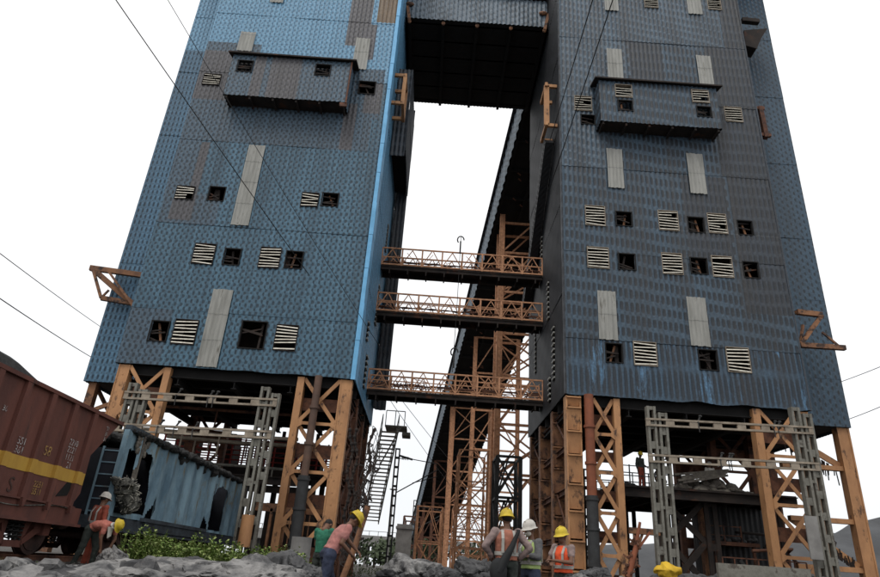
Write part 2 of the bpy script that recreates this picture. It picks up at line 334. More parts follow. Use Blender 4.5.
# ---------------------------------------------------------------- profiled sheet walls
def wall(mb, o, ud, L, z0, z1, nrm, seams=(), holes=(), patches=(), amp=.022, mi=0, pitch=PITCH, ends_ragged=0.):
    """one mesh sheet with real corrugations, real openings and lapped rows.
    holes/patches in (u0,u1,z0,z1[,mat])"""
    o, ud, nrm = V(o), V(ud), V(nrm); du = pitch/6; nu = int(round(L/du)); du = L/nu
    zb = [z0]+[s for s in sorted(seams) if z0 < s < z1]+[z1]
    for r_ in range(len(zb)-1):
        a, b = zb[r_], zb[r_+1]
        cuts = {a, b}
        for h in list(holes)+list(patches):
            for zz in (h[2], h[3]):
                if a < zz < b: cuts.add(zz)
        zs = sorted(cuts); idx = {}; vs = []
        rag = [0.]*(nu+1)
        if r_ == 0 and ends_ragged:
            for i in range(nu+1): rag[i] = ends_ragged*N.noise(V((i*du*.9, 3, 7)))
        def vid(i, j):
            if (i,j) not in idx:
                u = i*du; z = zs[j] + (rag[i] if j == 0 else 0)
                off = amp*math.sin(2*math.pi*u/pitch)+.02*(b-zs[j])/(b-a)+.02*N.noise(V((o.x+u*.35+o.y, zs[j]*.3, r_*3.3)))
                p = o+ud*u+nrm*off; p.z = z; idx[(i,j)] = len(vs); vs.append(p)
            return idx[(i,j)]
        fs = []; ms = []
        for i in range(nu):
            uc = (i+.5)*du
            for j in range(len(zs)-1):
                zc = (zs[j]+zs[j+1])/2
                if any(h[0] <= uc <= h[1] and h[2] <= zc <= h[3] for h in holes): continue
                k = mi
                for q in patches:
                    if q[0] <= uc <= q[1] and q[2] <= zc <= q[3]: k = q[4]
                fs.append((vid(i,j),vid(i+1,j),vid(i+1,j+1),vid(i,j+1))); ms.append(k)
        base = len(mb.v); mb.v += [tuple(p) for p in vs]
        for f, k in zip(fs, ms): mb.f.append([base+t for t in f]); mb.m.append(k); mb.sm.append(True)

def panel_part(parent, x0, x1, z0, z1, y, slant=0.):
    mb = MB(); n = 14; vs = []
    zs = [z0]; 
    while zs[-1] < z1-.01: zs.append(min(z1, zs[-1]+1.3))
    for k in range(len(zs)-1):
        vs = []
        for z, off in ((zs[k], .012), (zs[k+1], 0)):
            for i in range(n*2+1):
                u = i/(n*2)
                vs.append((x0+(x1-x0)*u+.02*N.noise(V((z,u*3,5))), y-.075-off-.018*math.sin(u*(x1-x0)*2*math.pi/.2), z+.03*N.noise(V((u*4,z,1)))))
        m_ = n*2+1
        mb.add(vs, [(i,i+1,i+1+m_,i+m_) for i in range(m_-1)], 0, True)
    return mb.build('translucent_panel', M['panel'], parent)

def louvre_part(parent, x, z, w, h, y, rnd):
    mb = MB(); t = .028
    for a, b in (((x-w/2-t, z-h/2-t),(x+w/2+t, z-h/2)), ((x-w/2-t, z+h/2),(x+w/2+t, z+h/2+t)), ((x-w/2-t, z-h/2),(x-w/2, z+h/2)), ((x+w/2, z-h/2),(x+w/2+t, z+h/2))):
        mb.box((a[0], y-.07, a[1]), (b[0], y+.12, b[1]), 1)
    n = max(5, int(round(h/.165)))
    for i in range(n):
        zc = z-h/2+h*(i+.5)/n; tl = rnd.uniform(-.035,.035)
        a = V((x-w/2+.01, y-.03, zc+tl)); b = V((x+w/2-.01-(w*rnd.uniform(.2,.5) if rnd.random()<.04 else 0), y-.03, zc-tl+rnd.uniform(-.02,.02)))
        if rnd.random() < .04: continue
        for k in (0,):
            vs = [a+V((0,-.05,-.045)), b+V((0,-.05,-.045)), b+V((0,-.015,.02)), a+V((0,-.015,.02))]
            vs += [p+V((0,.02,.01)) for p in vs]
            mb.add(vs, [(0,1,2,3),(7,6,5,4),(0,4,5,1),(2,6,7,3),(1,5,6,2),(0,3,7,4)], 0)
    return mb.build('louvre', [M['slat'], M['tan_steel'] if x > 0 else M['soot']], parent)

def window_part(parent, x, z, w, h, y, rnd, content=True, col='soot'):
    mb = MB(); t = .05
    for a, b in (((x-w/2-t, z-h/2-t),(x+w/2+t, z-h/2)), ((x-w/2-t, z+h/2),(x+w/2+t, z+h/2+t)), ((x-w/2-t, z-h/2),(x-w/2, z+h/2)), ((x+w/2, z-h/2),(x+w/2+t, z+h/2))):
        mb.box((a[0], y-.05, a[1]), (b[0], y+.12, b[1]), 1)
    if content:
        for i in range(3):
            zc = z+rnd.uniform(-.4,.4)*h; 
            mb.beam((x-w/2, y+rnd.uniform(.03,.1), zc+rnd.uniform(-.1,.1)*h), (x+w/2*rnd.uniform(0,1), y+.15, zc+rnd.uniform(-.25,.25)*h), .03, .07, 0)
        mb.beam((x+rnd.uniform(-.3,.3)*w, y+.25, z-h/2), (x+rnd.uniform(-.3,.3)*w, y+.25, z+h/2), .1, .08, 2 if rnd.random() < .5 else 0)
    return mb.build('broken_window', [M['soot'], M['black'], M['orange_old']], parent)

def lattice_column(parent, x0, x1, y0, z0, z1, w0, w1, m_, fl_step, mirror=False, name='lattice_column', ysh=.45):
    """tall laced column: one slim post (w0 wide) at x0, one wide built-up post (w1) at x1, X lacing between"""
    mb = MB()
    s = 1 if x1 > x0 else -1
    mb.box((x0, y0, z0), (x0+s*w0, y0+ysh, z1)); mb.box((x1-s*w1, y0, z0), (x1, y0+ysh, z1))
    # raised edge angles and rivet line of the wide post
    for xx in (x1-s*w1, x1-s*.06):
        mb.box((xx, y0-.025, z0), (xx+s*.06, y0-.002, z1))
    z = z0+.4
    while z < z1-.2:
        mb.box((x1-s*w1*.5-.03, y0-.016, z), (x1-s*w1*.5+.03, y0-.002, z+.06)); z += .5
    col = mb.build(name, m_, parent)
    lb = MB(); a = x0+s*w0; b = x1-s*w1; n = max(1, round((z1-z0)/fl_step)); h = (z1-z0)/n
    for yy in (y0+.02,):
        for i in range(n):
            za = z0+h*i
            lb.beam((a, yy+.012, za+.05), (b, yy+.012, za+h-.05), .06, .17, ref=(0,0,1)); lb.beam((b, yy+.08, za+.05), (a, yy+.08, za+h-.05), .06, .17, ref=(0,0,1))
            lb.box((a, yy-.03, za-.07), (b, yy-.002, za+.07))
            # gusset plates
            for xx, sg in ((a, 1), (b, -1)):
                lb.prism([(xx, za-.22), (xx+s*sg*.2, za-.08), (xx+s*sg*.2, za+.08), (xx, za+.22)], 'y', yy-.05, yy-.032)
    lb.build('lacing', m_, col)
    yy = y0+ysh-.07
    for i in range(n):
        lb = MB()
        za = z0+h*i; lb.box((a, yy, za+h*.30), (b, yy+.03, za+h*.58)); lb.build('rear_plate', M['rust'], col)
    return col

def plate_column(parent, x0, x1, y0, y1, z0, z1, m_, step=1.15, name='battened_column'):
    """built-up column whose face is a run of batten plates, each lapping over the next"""
    mb = MB(); mb.box((x0, y0+.03, z0), (x0+.07, y1, z1)); mb.box((x1-.07, y0+.03, z0), (x1, y1, z1)); mb.box((x0+.07,y1-.05,z0),(x1-.07,y1,z1))
    col = mb.build(name, m_, parent)
    pb = MB(); z = z0; rnd = random.Random(int(abs(x0)*100+y0*7))
    while z < z1-.1:
        h = min(step*rnd.uniform(.85,1.1), z1-z)
        pb.prism([(y0+.16, z+.02), (y0-.02, z+h-.12), (y0-.12, z+h-.13), (y0-.12, z+h-.07), (y0+.14, z+h-.06), (y0+.2, z+.02)], 'x', x0+.03, x1-.03, 0)
        z += h
    pb.build('batten_plates', m_, col)
    return col

rndT = random.Random(11)
YF = 28.0; YB = 38.7; ZB = 7.74; ZT = 39.5
SEAMS = [10.5, 15.2, 20.4, 25.2, 29.8, 34.5]
def tower(side):
    if side < 0:
        X0, X1 = -14.65, -3.66; root = thing('coal_tower', 'blue sheet-clad coal loading tower over the railway wagons', 'tower', (-9.2,33,gz(-9.2,33)))
        XW, YW, wx = -18.1, 32.0, 'blue_wing'
        L_ = [(-13.82,24.61,.95,.75),(-13.6,17.01,.9,.75),(-7.09,17.11,.85,.8),(-11.85,13.56,1.,1.1),(-8.56,13.6,1.,1.1),(-11.84,9.42,1.05,1.2),(-7.08,9.48,1.0,1.25)]
        D_ = [(-4.97,24.81,.9,.85),(-11.95,17.08,.8,.8),(-6.05,17.2,.8,.75),(-10.44,13.51,.75,.85),(-7.36,13.58,.8,.9),(-13.06,9.38,.8,.95),(-8.65,9.51,1.15,1.3)]
        pan = [(-12.85,-11.95,26.87,28.35),(-6.0,-5.15,26.1,28.5),(-10.85,-9.95,15.29,20.28),(-10.95,-10.0,7.8,11.7),(-16,-15,30,30.01),(-11.6,-10.8,30.9,33)]
        pan = [p for p in pan if p[0] > -15]
    else:
        X0, X1 = 6.1, 17.4; root = thing('coal_tower', 'dark navy sheet-clad coal tower with a louvred face on the right', 'tower', (11.7,33,gz(11.7,33)))
        XW, YW, wx = 20.9, 30.6, 'navy_wing'
        L_ = [(7.42,24.75,.95,1.),(16.02,24.71,.95,1.),(11.95,33.3,.8,1.1),(15.94,33.5,.8,1.1),(7.83,17.35,1.,1.15),(11.66,17.36,1.,1.15),(14.23,17.39,.95,1.15),(7.88,14.89,1.05,1.15),(11.64,14.84,1.,1.15),(14.19,14.87,1.,1.15),(9.92,9.93,1.05,1.15),(14.35,9.95,1.05,1.2)]
        D_ = [(7.67,23.63,.75,.6),(9.34,17.29,.8,.8),(13.11,17.24,.8,.85),(15.68,17.26,.75,.8),(9.35,14.78,.8,.85),(13.01,14.83,.8,.85),(15.65,14.81,.75,.85),(8.44,9.87,.75,.9),(12.91,9.85,.85,.95)]
        pan = [(8.95,9.85,26.6,29.05),(14.3,15.15,26.7,29.0),(8.6,9.45,19.15,21.7),(13.0,13.9,19.15,21.75),(7.75,8.65,10.5,13.05),(12.15,13.1,10.5,13.05),(9.0,9.85,32.2,34.3),(14.2,15.1,32.4,34.3)]
    def hu(lst): return [(x-w/2-X0, x+w/2-X0, z-h/2, z+h/2) for x,z,w,h in lst]
    holes = hu(L_)+hu(D_)
    mb = MB(); rs = random.Random(3 if side<0 else 5)
    if side < 0:
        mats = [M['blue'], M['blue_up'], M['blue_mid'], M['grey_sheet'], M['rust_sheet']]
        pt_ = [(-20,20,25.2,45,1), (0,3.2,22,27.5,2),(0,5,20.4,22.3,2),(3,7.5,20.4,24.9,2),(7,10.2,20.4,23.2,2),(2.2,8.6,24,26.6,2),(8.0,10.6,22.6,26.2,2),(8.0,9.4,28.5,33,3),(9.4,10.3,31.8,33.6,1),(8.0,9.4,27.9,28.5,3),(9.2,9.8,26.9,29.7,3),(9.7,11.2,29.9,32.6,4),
               (0.1,3.0,15.2,17.0,2),(.5,1.7,15.4,20.3,3),(.0,1.2,16.6,20.4,2),(0,2.8,23.2,26.8,3),(0,2.0,7.7,10.5,2),(9.6,10.6,23.0,25.2,3),(8.6,9.3,20.4,23.6,3)]
    else:
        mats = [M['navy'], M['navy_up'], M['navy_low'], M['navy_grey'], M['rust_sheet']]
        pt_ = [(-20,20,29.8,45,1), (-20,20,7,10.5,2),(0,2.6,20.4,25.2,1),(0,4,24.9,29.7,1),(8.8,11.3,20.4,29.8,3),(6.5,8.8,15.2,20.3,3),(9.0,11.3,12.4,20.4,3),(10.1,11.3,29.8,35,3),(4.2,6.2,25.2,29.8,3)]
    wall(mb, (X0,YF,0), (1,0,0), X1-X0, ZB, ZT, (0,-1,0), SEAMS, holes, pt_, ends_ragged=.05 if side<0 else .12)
    front = mb.build('front_cladding', mats, root)
    # thin dark laps between the rows
    for x,z,w,h in L_: louvre_part(root, x, z, w, h, YF, rndT)
    for x,z,w,h in D_: window_part(root, x, z, w, h, YF, rndT)
    for p in pan: panel_part(root, *p, YF)
    # side walls
    xi = X1 if side < 0 else X0; nx = 1 if side < 0 else -1
    sh = [(2.2,2.75,9.0,12.0),(3.6,4.05,12.8,15.2),(5.6,6.0,16.2,19.2),(3.4,3.9,8.2,9.6),(7.8,8.2,11,14)] if side > 0 else [(3.6,4.3,8.3,10.2),(5.6,6.3,12.6,15.2),(2.6,3.1,10.5,11.7),(6.8,7.4,18,20)]
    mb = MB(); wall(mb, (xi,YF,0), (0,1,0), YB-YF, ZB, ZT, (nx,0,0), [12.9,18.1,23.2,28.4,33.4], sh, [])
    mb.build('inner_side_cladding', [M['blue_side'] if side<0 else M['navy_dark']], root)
    mb = MB()
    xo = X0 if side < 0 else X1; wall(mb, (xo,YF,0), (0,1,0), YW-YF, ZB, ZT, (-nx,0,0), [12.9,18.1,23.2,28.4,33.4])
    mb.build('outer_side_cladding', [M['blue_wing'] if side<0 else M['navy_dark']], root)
    # strips of loose pale sheet where the side louvres are
    for (u0,u1,a,b) in sh:
        lb = MB(); n = int((b-a)/.28)
        for i in range(n):
            z = a+(i+.5)*(b-a)/n
            lb.box((xi+nx*.02, YF+u0, z-.03), (xi+nx*.10, YF+u1, z+.05))
        lb.build('side_louvre', M['panel'], root)
    # wing
    mb = MB()
    a, b = (XW, X0) if side < 0 else (X1, XW)
    pw = [(1.6,25,25.2,45,1),(0,25,30.5,45,1)] if side < 0 else []
    wall(mb, (a,YW,0), (1,0,0), b-a, ZB, ZT, (0,-1,0), [10.2,14.6,18.4,23.5,28.6,33.5], [], pw)
    wall(mb, (XW,YW,0), (0,1,0), YB-YW, ZB, ZT, (-1 if side<0 else 1,0,0), [])
    mb.build('wing_cladding', [M[wx], M['blue_up']], root)
    # corner flashings
    fb = MB()
    if side < 0:
        z = ZB-.05
        while z < ZT:   # lapped, slightly wavy bright flashing on the inner corner
            h = 1.9; d = .012*((int(z*10))%3)
            fb.box((X1-.15, YF-.07-d, z), (X1+.045+d, YF-.03, z+h-.01)); fb.box((X1+.01, YF-.03, z), (X1+.055+d, YF+.9, z+h-.01)); z += h
        fb.build('corner_flashing', M['blue_trim'], root)
    else:
        for xx in (X0-.05, X1-.03): fb.box((xx, YF-.06, ZB), (xx+.08, YF+.1, ZT))
        fb.build('corner_flashing', M['navy_grey'], root)
    # floors, rear wall, inner slab: keeps the inside dark
    mb = MB(); zf = [ZB+.12, 11.9, 16., 20.2, 24.2, 28.3, 32.5, 36.5]
    for z in zf: mb.box((X0+.12, YF+1.6 if z > 8 else YF+.1, z), (X1-.12, YB-.15, z+.25))
    wx0, wx1 = (XW+.1, X0) if side < 0 else (X1, XW-.1)
    mb.box((wx0, YW+.12, ZB+.12), (wx1, YB-.15, ZB+.37))
    mb.box((min(X0,XW)+.05, YB-.1, ZB), (max(X1,XW)-.05, YB+.05, ZT)); mb.box((min(X0,XW), YF-.05, ZT), (max(X1,XW), YB+.1, ZT+.3))
    for i in range(int((X1-X0)/2.2)+1):
        x = X0+.25+i*2.2
        mb.box((x, YF+.25, ZB+.4), (x+.18, YF+.45, ZT))
    mb.box((X0+.1, YF+2.4, ZB+.4), (X1-.1, YF+2.5, ZT))
    mb.build('floors_and_frame', M['soot'], root)
    # underside girders
    gb = MB()
    for i in range(7):
        y = YF+.4+i*(YB-YF-.8)/6; gb.ibeam((X0+.05,y,ZB-.18),(X1-.05,y,ZB-.18), .3, .55, .04)
    for i in range(5):
        x = X0+.3+i*(X1-X0-.6)/4; gb.ibeam((x,YF+.3,ZB-.62),(x,YB-.2,ZB-.62), .25, .35, .04)
    gb.build('floor_girders', M['black'], root)
    # projecting box on the front
    bx0, bx1 = (-12.5,-5.85) if side < 0 else (8.1,14.7)
    z0, z1 = 22.8, 25.65; yb = YF-1.0
    bh = [(-11.72,24.85,.8,.75),(-7.37,24.95,.8,.75)] if side<0 else []
    bl = [] if side<0 else [(9.45,24.95,.9,.85),(13.75,24.95,.9,.85)]
    bd = bh if side<0 else [(9.5,23.95,.75,.65),(13.85,23.9,.75,.65)]
    hb = [(x-w/2-bx0, x+w/2-bx0, z-h/2, z+h/2) for x,z,w,h in bl+bd]
    mb = MB(); wall(mb, (bx0,yb,0), (1,0,0), bx1-bx0, z0, z1, (0,-1,0), [], hb, [(1.3,1.9,0,50,1),(2.2,3.9,0,50,1)] if side<0 else [], ends_ragged=.05)
    wall(mb, (bx0,yb,0), (0,1,0), 1., z0, z1, (-1,0,0), []); wall(mb, (bx1,yb,0), (0,1,0), 1., z0, z1, (1,0,0), [])
    box = mb.build('projecting_box', [M['blue_mid'], M['grey_sheet']] if side<0 else [M['navy'], M['navy_grey']], root)
    mb = MB(); mb.prism([(yb-.22,z1-.02),(YF-.05,z1+.32),(YF-.05,z1+.42),(yb-.22,z1+.07)], 'x', bx0-.25, bx1+.3)
    mb.build('box_roof', M['soot'], box)
    mb = MB(); mb.box((bx0+.03,yb+.03,z0+.02),(bx1-.03,YF-.08,z0+.08))
    for i in range(6): x = bx0+.1+i*(bx1-bx0-.3)/5; mb.box((x,yb+.05,z0-.16),(x+.1,YF-.1,z0))
    mb.build('box_floor', M['soot'], box)
    for x,z,w,h in bl: louvre_part(box, x, z, w, h, yb, rndT)
    for x,z,w,h in bd: window_part(box, x, z, w, h, yb, rndT)
    if side < 0:
        mb = MB(); mb.beam((bx1+.03,yb-.03,z0-.05),(bx1+.03,yb-.03,z1),.08,.08); mb.box((bx1-.3,yb-.02,z0-.25),(bx1+.1,yb+.1,z0-.02))
        mb.build('rusty_post', M['rust'], box)
    # legs -------------------------------------------------------------
    zg = -.7
    if side < 0:
        lattice_column(root, -6.25, -3.72, YF+.1, zg, ZB-.05, .32, .56, M['orange'], 1.9)
        lattice_column(root, -12.1, -14.5, YF+.1, zg, ZB-.05, .30, .52, M['orange'], 1.9)
        for yy in (31.5, 35., 38.): plate_column(root, -4.35, -3.75, yy, yy+.5, zg, ZB-.05, M['rust'], name='rear_column')
        for yy in (38.,): lattice_column(root, -12.1, -14.5, yy, zg, ZB-.05, .3, .5, M['rust'], 2.2, name='rear_column')
        for (x,y) in ((-17.7,32.4),(-17.7,38.)): 
            mb = MB(); mb.box((x-.2,y-.2,zg),(x+.2,y+.2,ZB)); mb.build('wing_leg', M['orange_old'], root)
        mb = MB()
        for a,b in (((-17.7,32.4,6.2),(-14.6,32.4,6.2)),((-17.7,32.4,3.2),(-14.6,32.4,6.2)),((-17.7,32.4,6.2),(-14.6,32.4,ZB)),((-17.7,32.4,3.2),(-14.6,32.4,3.2)),((-17.7,32.4,5.2),(-17.7,38,ZB)),((-17.7,32.4,ZB),(-17.7,38,5.2))): mb.beam(a,b,.12,.2)
        mb.build('wing_brace', M['orange_old'], root)
        mb = MB()
        for z in (1.5,3.4,5.3,7.0):
            for yy in (28.5,33.,): mb.ibeam((-4.0,yy,z),(-4.0,yy+4.6,z),.25,.3,.03)
        for za,zb_ in ((1.5,3.4),(3.4,5.3),(5.3,7.)):
            mb.beam((-3.9,28.6,za),(-3.9,31.4,zb_),.05,.18); mb.beam((-3.86,28.6,zb_),(-3.86,31.4,za),.05,.18)
            mb.beam((-3.9,32,za),(-3.9,35,zb_),.05,.18); mb.beam((-3.86,32,zb_),(-3.86,35,za),.05,.18)
            mb.beam((-3.9,35.5,zb_),(-3.9,38,za),.05,.18)
        mb.build('side_bracing', M['rust'], root)
        px, py = -5.25, YF-.12
    else:
        plate_column(root, 6.12, 6.82, YF+.02, YF+.6, zg, ZB-.05, M['orange'])
        for yy in (31.3, 34.8, 38.): plate_column(root, 6.12, 6.75, yy, yy+.5, zg, ZB-.05, M['orange_old'], name='rear_column')
        lattice_column(root, 8.62, 7.3, YF+.1, zg, ZB-.05, .3, .08, M['orange'], 1.8)
        lattice_column(root, 14.75, 17.3, YF+.1, zg, ZB-.05, .34, .6, M['orange'], 1.9)
        for yy in (33., 38.): lattice_column(root, 14.8, 17.3, yy, zg, ZB-.05, .3, .5, M['rust'], 2.2, name='rear_column')
        lattice_column(root, 8.8, 6.9, 38., zg, ZB-.05, .3, .3, M['soot'], 2.2, name='rear_column')
        mb = MB(); mb.box((20.28,30.75,zg),(20.86,31.2,ZB)); mb.box((20.26,30.72,zg),(20.34,30.748,ZB)); mb.box((20.8,30.72,zg),(20.88,30.748,ZB))
        mb.build('wing_leg', M['orange'], root)
        mb = MB(); mb.box((20.4,37.8,zg),(20.8,38.2,ZB)); mb.build('wing_leg', M['rust'], root)
        mb = MB(); zl = [7.2,5.6,3.2,.9,-.6]
        mb.beam((17.3,31.,5.75),(20.3,31.,5.75),.3,.22); mb.beam((17.35,31.06,7.6),(20.25,31.06,5.9),.1,.3); mb.build('wing_brace', M['orange'], root); mb = MB()
        for z in (3.3,1.2): mb.beam((17.3,31.,z),(20.3,31.,z),.3,.22)
        mb.beam((17.35,31.06,3.3),(20.25,31.06,1.35),.1,.26); mb.beam((17.35,31.06,1.2),(20.25,31.06,-.5),.1,.26)
        mb.build('wing_brace', M['orange'], root)
        # side girts between the left columns
        mb = MB()
        for z in (1.6,3.6,5.5,7.1): mb.ibeam((6.4,28.5,z),(6.4,38.1,z),.22,.28,.03)
        for za,zb_ in ((1.6,3.6),(5.5,7.1)): mb.beam((6.3,28.7,za),(6.3,31.2,zb_),.04,.1); mb.beam((6.3,35.3,za),(6.3,38,zb_),.04,.1)
        mb.build('side_bracing', M['rust'], root)
        px, py = 7.12, YF-.15
    mb = MB(); mb.tube([(px,py,3.3 if side<0 else 3.2),(px,py,ZB-.02)], .17 if side<0 else .21, 14)
    for z in (4.6,6.2): mb.tube([(px,py,z),(px,py,z+.12)], .22 if side<0 else .26, 14)
    pipe = mb.build('downpipe', M['pipe_brown'] if side<0 else M['pipe_red'], root)
    mb = MB(); mb.tube([(px,py,-.7),(px,py,3.3)], .25, 14)
    for z in (.5,1.9,3.1): mb.tube([(px,py,z),(px,py,z+.1)], .29, 14)
    mb.build('lower_pipe', M['pipe_grey'], pipe)
    # bracket frames poking out at the sides
    mb = MB()
    if side < 0:
        a, b, c, d = P(90,268,31.2), P(141,271,31.2), P(101,298,31.2), P(131,300,31.2)
        for q in (a,c): q.y = 31.2
        mb.beam(a,(b.x+.5,31.9,b.z),.22,.28); mb.beam(c,(d.x+.6,31.9,d.z),.2,.24); mb.beam(a+V((.1,0,0)),(b.x-.1,31.7,d.z-.1),.16,.28)
        mb.beam(a+V((.15,0,0)),c,.12,.14); mb.beam(P(109,272,31.2),P(136,310,31.4),.1,.12); mb.beam(P(109,290,31.2),c,.08,.1)
    else:
        a, b, c, d = P(797,312,28.9), P(822,315,28.9), P(800,345,28.9), P(845,348,28.9)
        mb.beam(a,b,.2,.26); mb.beam(c,d,.22,.24); mb.beam(b,c,.14,.2); mb.beam(P(822,332,28.9),P(840,347,28.9),.08,.1); mb.beam(P(803,325,29.1),c,.1,.12)
        for p_ in (a,c): mb.beam(p_, V((17.3,30.7,p_.z)), .12,.16)
    mb.build('orange_bracket', M['orange_old'], root)
    # high side fittings near the inner corner
    mb = MB(); xx = xi+nx*.55
    if side < 0:
        for z in (24.9,27.): mb.beam((xi,29.2,z),(xi+.75,29.2,z),.16,.2); mb.beam((xi,30.6,z),(xi+.75,30.6,z),.16,.2); mb.beam((xi+.7,29.1,z),(xi+.7,30.8,z),.16,.22)
        for yy in (29.2,30.6): mb.beam((xi+.68,yy,24.9),(xi+.68,yy,27.),.22,.16)
    else:
        for z in (23.7,26.6): mb.beam((xi,28.8,z),(xi-.7,28.8,z),.16,.2); mb.beam((xi,30.2,z),(xi-.7,30.2,z),.16,.2); mb.beam((xi-.65,28.6,z),(xi-.65,30.3,z),.16,.25)
        for yy in (28.8,): mb.beam((xi-.62,yy,23.7),(xi-.62,yy,26.6),.3,.16)
    mb.build('hoist_frame', M['orange'], root)
    if side < 0:   # dark side box hanging on the inner wall
        mb = MB(); wall(mb, (-2.72,31.2,0),(0,1,0),5.6,23.3,29.4,(1,0,0),[26.2],[],[],ends_ragged=.4)
        wall(mb, (-3.6,31.2,0),(1,0,0),.88,22.6,29.4,(0,-1,0),[])
        sb = mb.build('side_box', [M['navy_grey']], root)
        mb = MB(); mb.box((-3.6,31.3,23.6),(-2.8,36.7,23.8)); mb.box((-3.6,31.25,23.),(-2.78,31.35,29.3)); mb.build('side_box_floor', M['black'], sb)
        # a dark service riser further along the wall
        mb = MB(); wall(mb, (-3.5,37.,0),(1,0,0),.75,8.5,31,(0,-1,0),[12,16,20,24],ends_ragged=.3); mb.box((-3.5,37.1,8.8),(-2.85,38.6,30.8))
        mb.build('service_riser', [M['navy_grey']], root)
    else:
        mb = MB()   # diagonal covered cable tray down the inner wall and the dark riser at the rear
        a, b = V((5.75,29.6,23.2)), V((5.75,37.8,16.2))
        mb.beam(a,b,.5,.7)
        for i in range(34): p_ = a.lerp(b,i/33); mb.beam(p_+V((-.26,0,.3)),p_+V((-.26,0,-.3)),.03,.06)
        mb.build('cable_tray', M['navy_dark'], root)
        mb = MB(); c = P(752,28,29.4); mb.beam(c+V((-.6,0,.6)),c+V((.5,0,.55)),.3,.3); mb.prism([(c.x-.8,c.z-.7),(c.x+.75,c.z-.4),(c.x+.3,c.z-1.1),(c.x-.2,c.z-2.2),(c.x-.9,c.z-2.)],'y',29.0,29.8)
        mb.build('torn_side_hood', M['soot'], root)
        mb = MB(); c = P(763,122,29.6); mb.beam(c+V((0,0,-1.2)),c+V((-.05,0,1.1)),.25,.3); mb.beam(c+V((-.5,0,1.)),c+V((.2,0,1.)),.2,.2); mb.beam(c+V((-.5,0,-1.)),c+V((.3,0,-1.)),.2,.2)
        mb.build('hoist_frame', M['rust'], root)
    return root
towerL = tower(-1); towerR = tower(1)

# ---------------------------------------------------------------- bridge gallery high between the towers
br = thing('bridge_gallery', 'corrugated enclosed bridge joining the two towers at their top', 'bridge', (1.2,35,33.7))
mb = MB(); wall(mb, (-3.55,31,0),(1,0,0),9.55,33.75,36.15,(0,-1,0),[], [], [], amp=.03, pitch=.3)
mb.build('front_cladding', [M['bridge']], br); mb = MB(); wall(mb, (-3.55,39.3,0),(1,0,0),9.55,33.75,36.15,(0,1,0),[]); mb.build('rear_cladding', [M['bridge']], br)
mb = MB(); mb.box((-3.55,30.8,36.2),(6.0,39.5,36.8)); mb.build('roof', M['soot'], br)
mb = MB(); mb.box((-3.55,31.06,33.75),(6.0,39.2,33.95))
for i in range(5): x = -3.3+i*2.28; mb.ibeam((x,31.1,33.6),(x,39.2,33.6),.2,.3,.03)
for i in range(6): y = 31.4+i*1.5; mb.ibeam((-3.5,y,33.82),(6,y,33.82),.12,.14,.02)
mb.build('underside', M['black'], br)
for x in (-3.3,-1.02,1.26,3.54,5.8):
    mb = MB(); mb.beam((x,30.9,33.35),(x,31.3,33.75),.14,.2); mb.ell((x,30.98,33.4),.13,.1,.16)
    if abs(x-1.25) > 3.5: mb.beam((x,30.95,33.4),(x+.25*(1 if x>0 else -1),30.95,34.9),.2,.14); mb.ell((x-.1,30.9,34.9),.3,.15,.16)
    mb.build('hanger', M['orange_old'], br)

# ---------------------------------------------------------------- lattice walkways between the towers
def walkway(z, label, seed, extra=False):
    rnd = random.Random(seed); y0 = 33.6; y1 = 34.8; x0, x1 = -3.62, 6.06
    t = thing('lattice_walkway', label, 'walkway', (1.2,34.2,z), 'walkways between the towers')
    mb = MB(); mb.box((x0,y0,z),(x1,y1,z+.06)); mb.ibeam((x0,y0+.05,z-.12),(x1,y0+.05,z-.12),.14,.24,.03); mb.ibeam((x0,y1-.05,z-.12),(x1,y1-.05,z-.12),.14,.24,.03)
    for i in range(9): x = x0+.5+i*1.09; mb.box((x,y0-.04,z-.32),(x+.08,y1+.04,z-.24)); mb.box((x,y0-.05,z-.5),(x+.07,y0,z-.24))
    mb.build('deck', M['soot'], t)
    for yy in (y0, y1):
        rb = MB(); n = 8; dx = (x1-x0)/n
        rb.beam((x0,yy,z+1.2),(x1,yy,z+1.2),.07,.08); rb.beam((x0,yy,z+.12),(x1,yy,z+.12),.07,.09); rb.beam((x0,yy,z+.6),(x1,yy,z+.6),.035,.05)
        for i in range(n+1):
            x = x0+i*dx; rb.beam((x,yy,z+.05),(x,yy,z+1.22),.09,.09)
            if i < n:
                w = rnd.uniform(-.06,.06)
                rb.beam((x,yy-.02,z+.12),(x+dx/2,yy-.02,z+1.17+w),.04,.05); rb.beam((x+dx/2,yy-.02,z+1.17+w),(x+dx,yy-.02,z+.12),.04,.05)
                for k in range(2): rb.beam((x+rnd.uniform(0,dx),yy+.02,z+rnd.uniform(.1,.9)),(x+rnd.uniform(0,dx),yy+.02,z+rnd.uniform(.2,1.)),.025,.03)
        rb.build('railing', M['rail_rust'], t)
    mb = MB()
    for i in range(3):
        pts = []; x = x0
        while x < x1+.01: pts.append((x, y0+.3+i*.25, z+.45+.1*i+.14*N.noise(V((x*1.3,i*3,seed))))); x += .4
        mb.tube(pts, .035, 6)
    for i in range(26 if extra else 12): x = rnd.uniform(x0,x1); mb.beam((x,y0+.2,z+.08),(x+rnd.uniform(-.5,.5),y0+.3,z+rnd.uniform(.3,.8)),.05,.05)
    mb.build('cables_and_pipes', M['rust'], t)
walkway(16.35, 'uppermost rusty lattice walkway spanning between the two towers', 1)
walkway(13.38, 'middle rusty lattice walkway spanning between the two towers', 2)
walkway(8.72, 'lowest rusty lattice walkway, cluttered with pipes, spanning between the towers', 3, True)

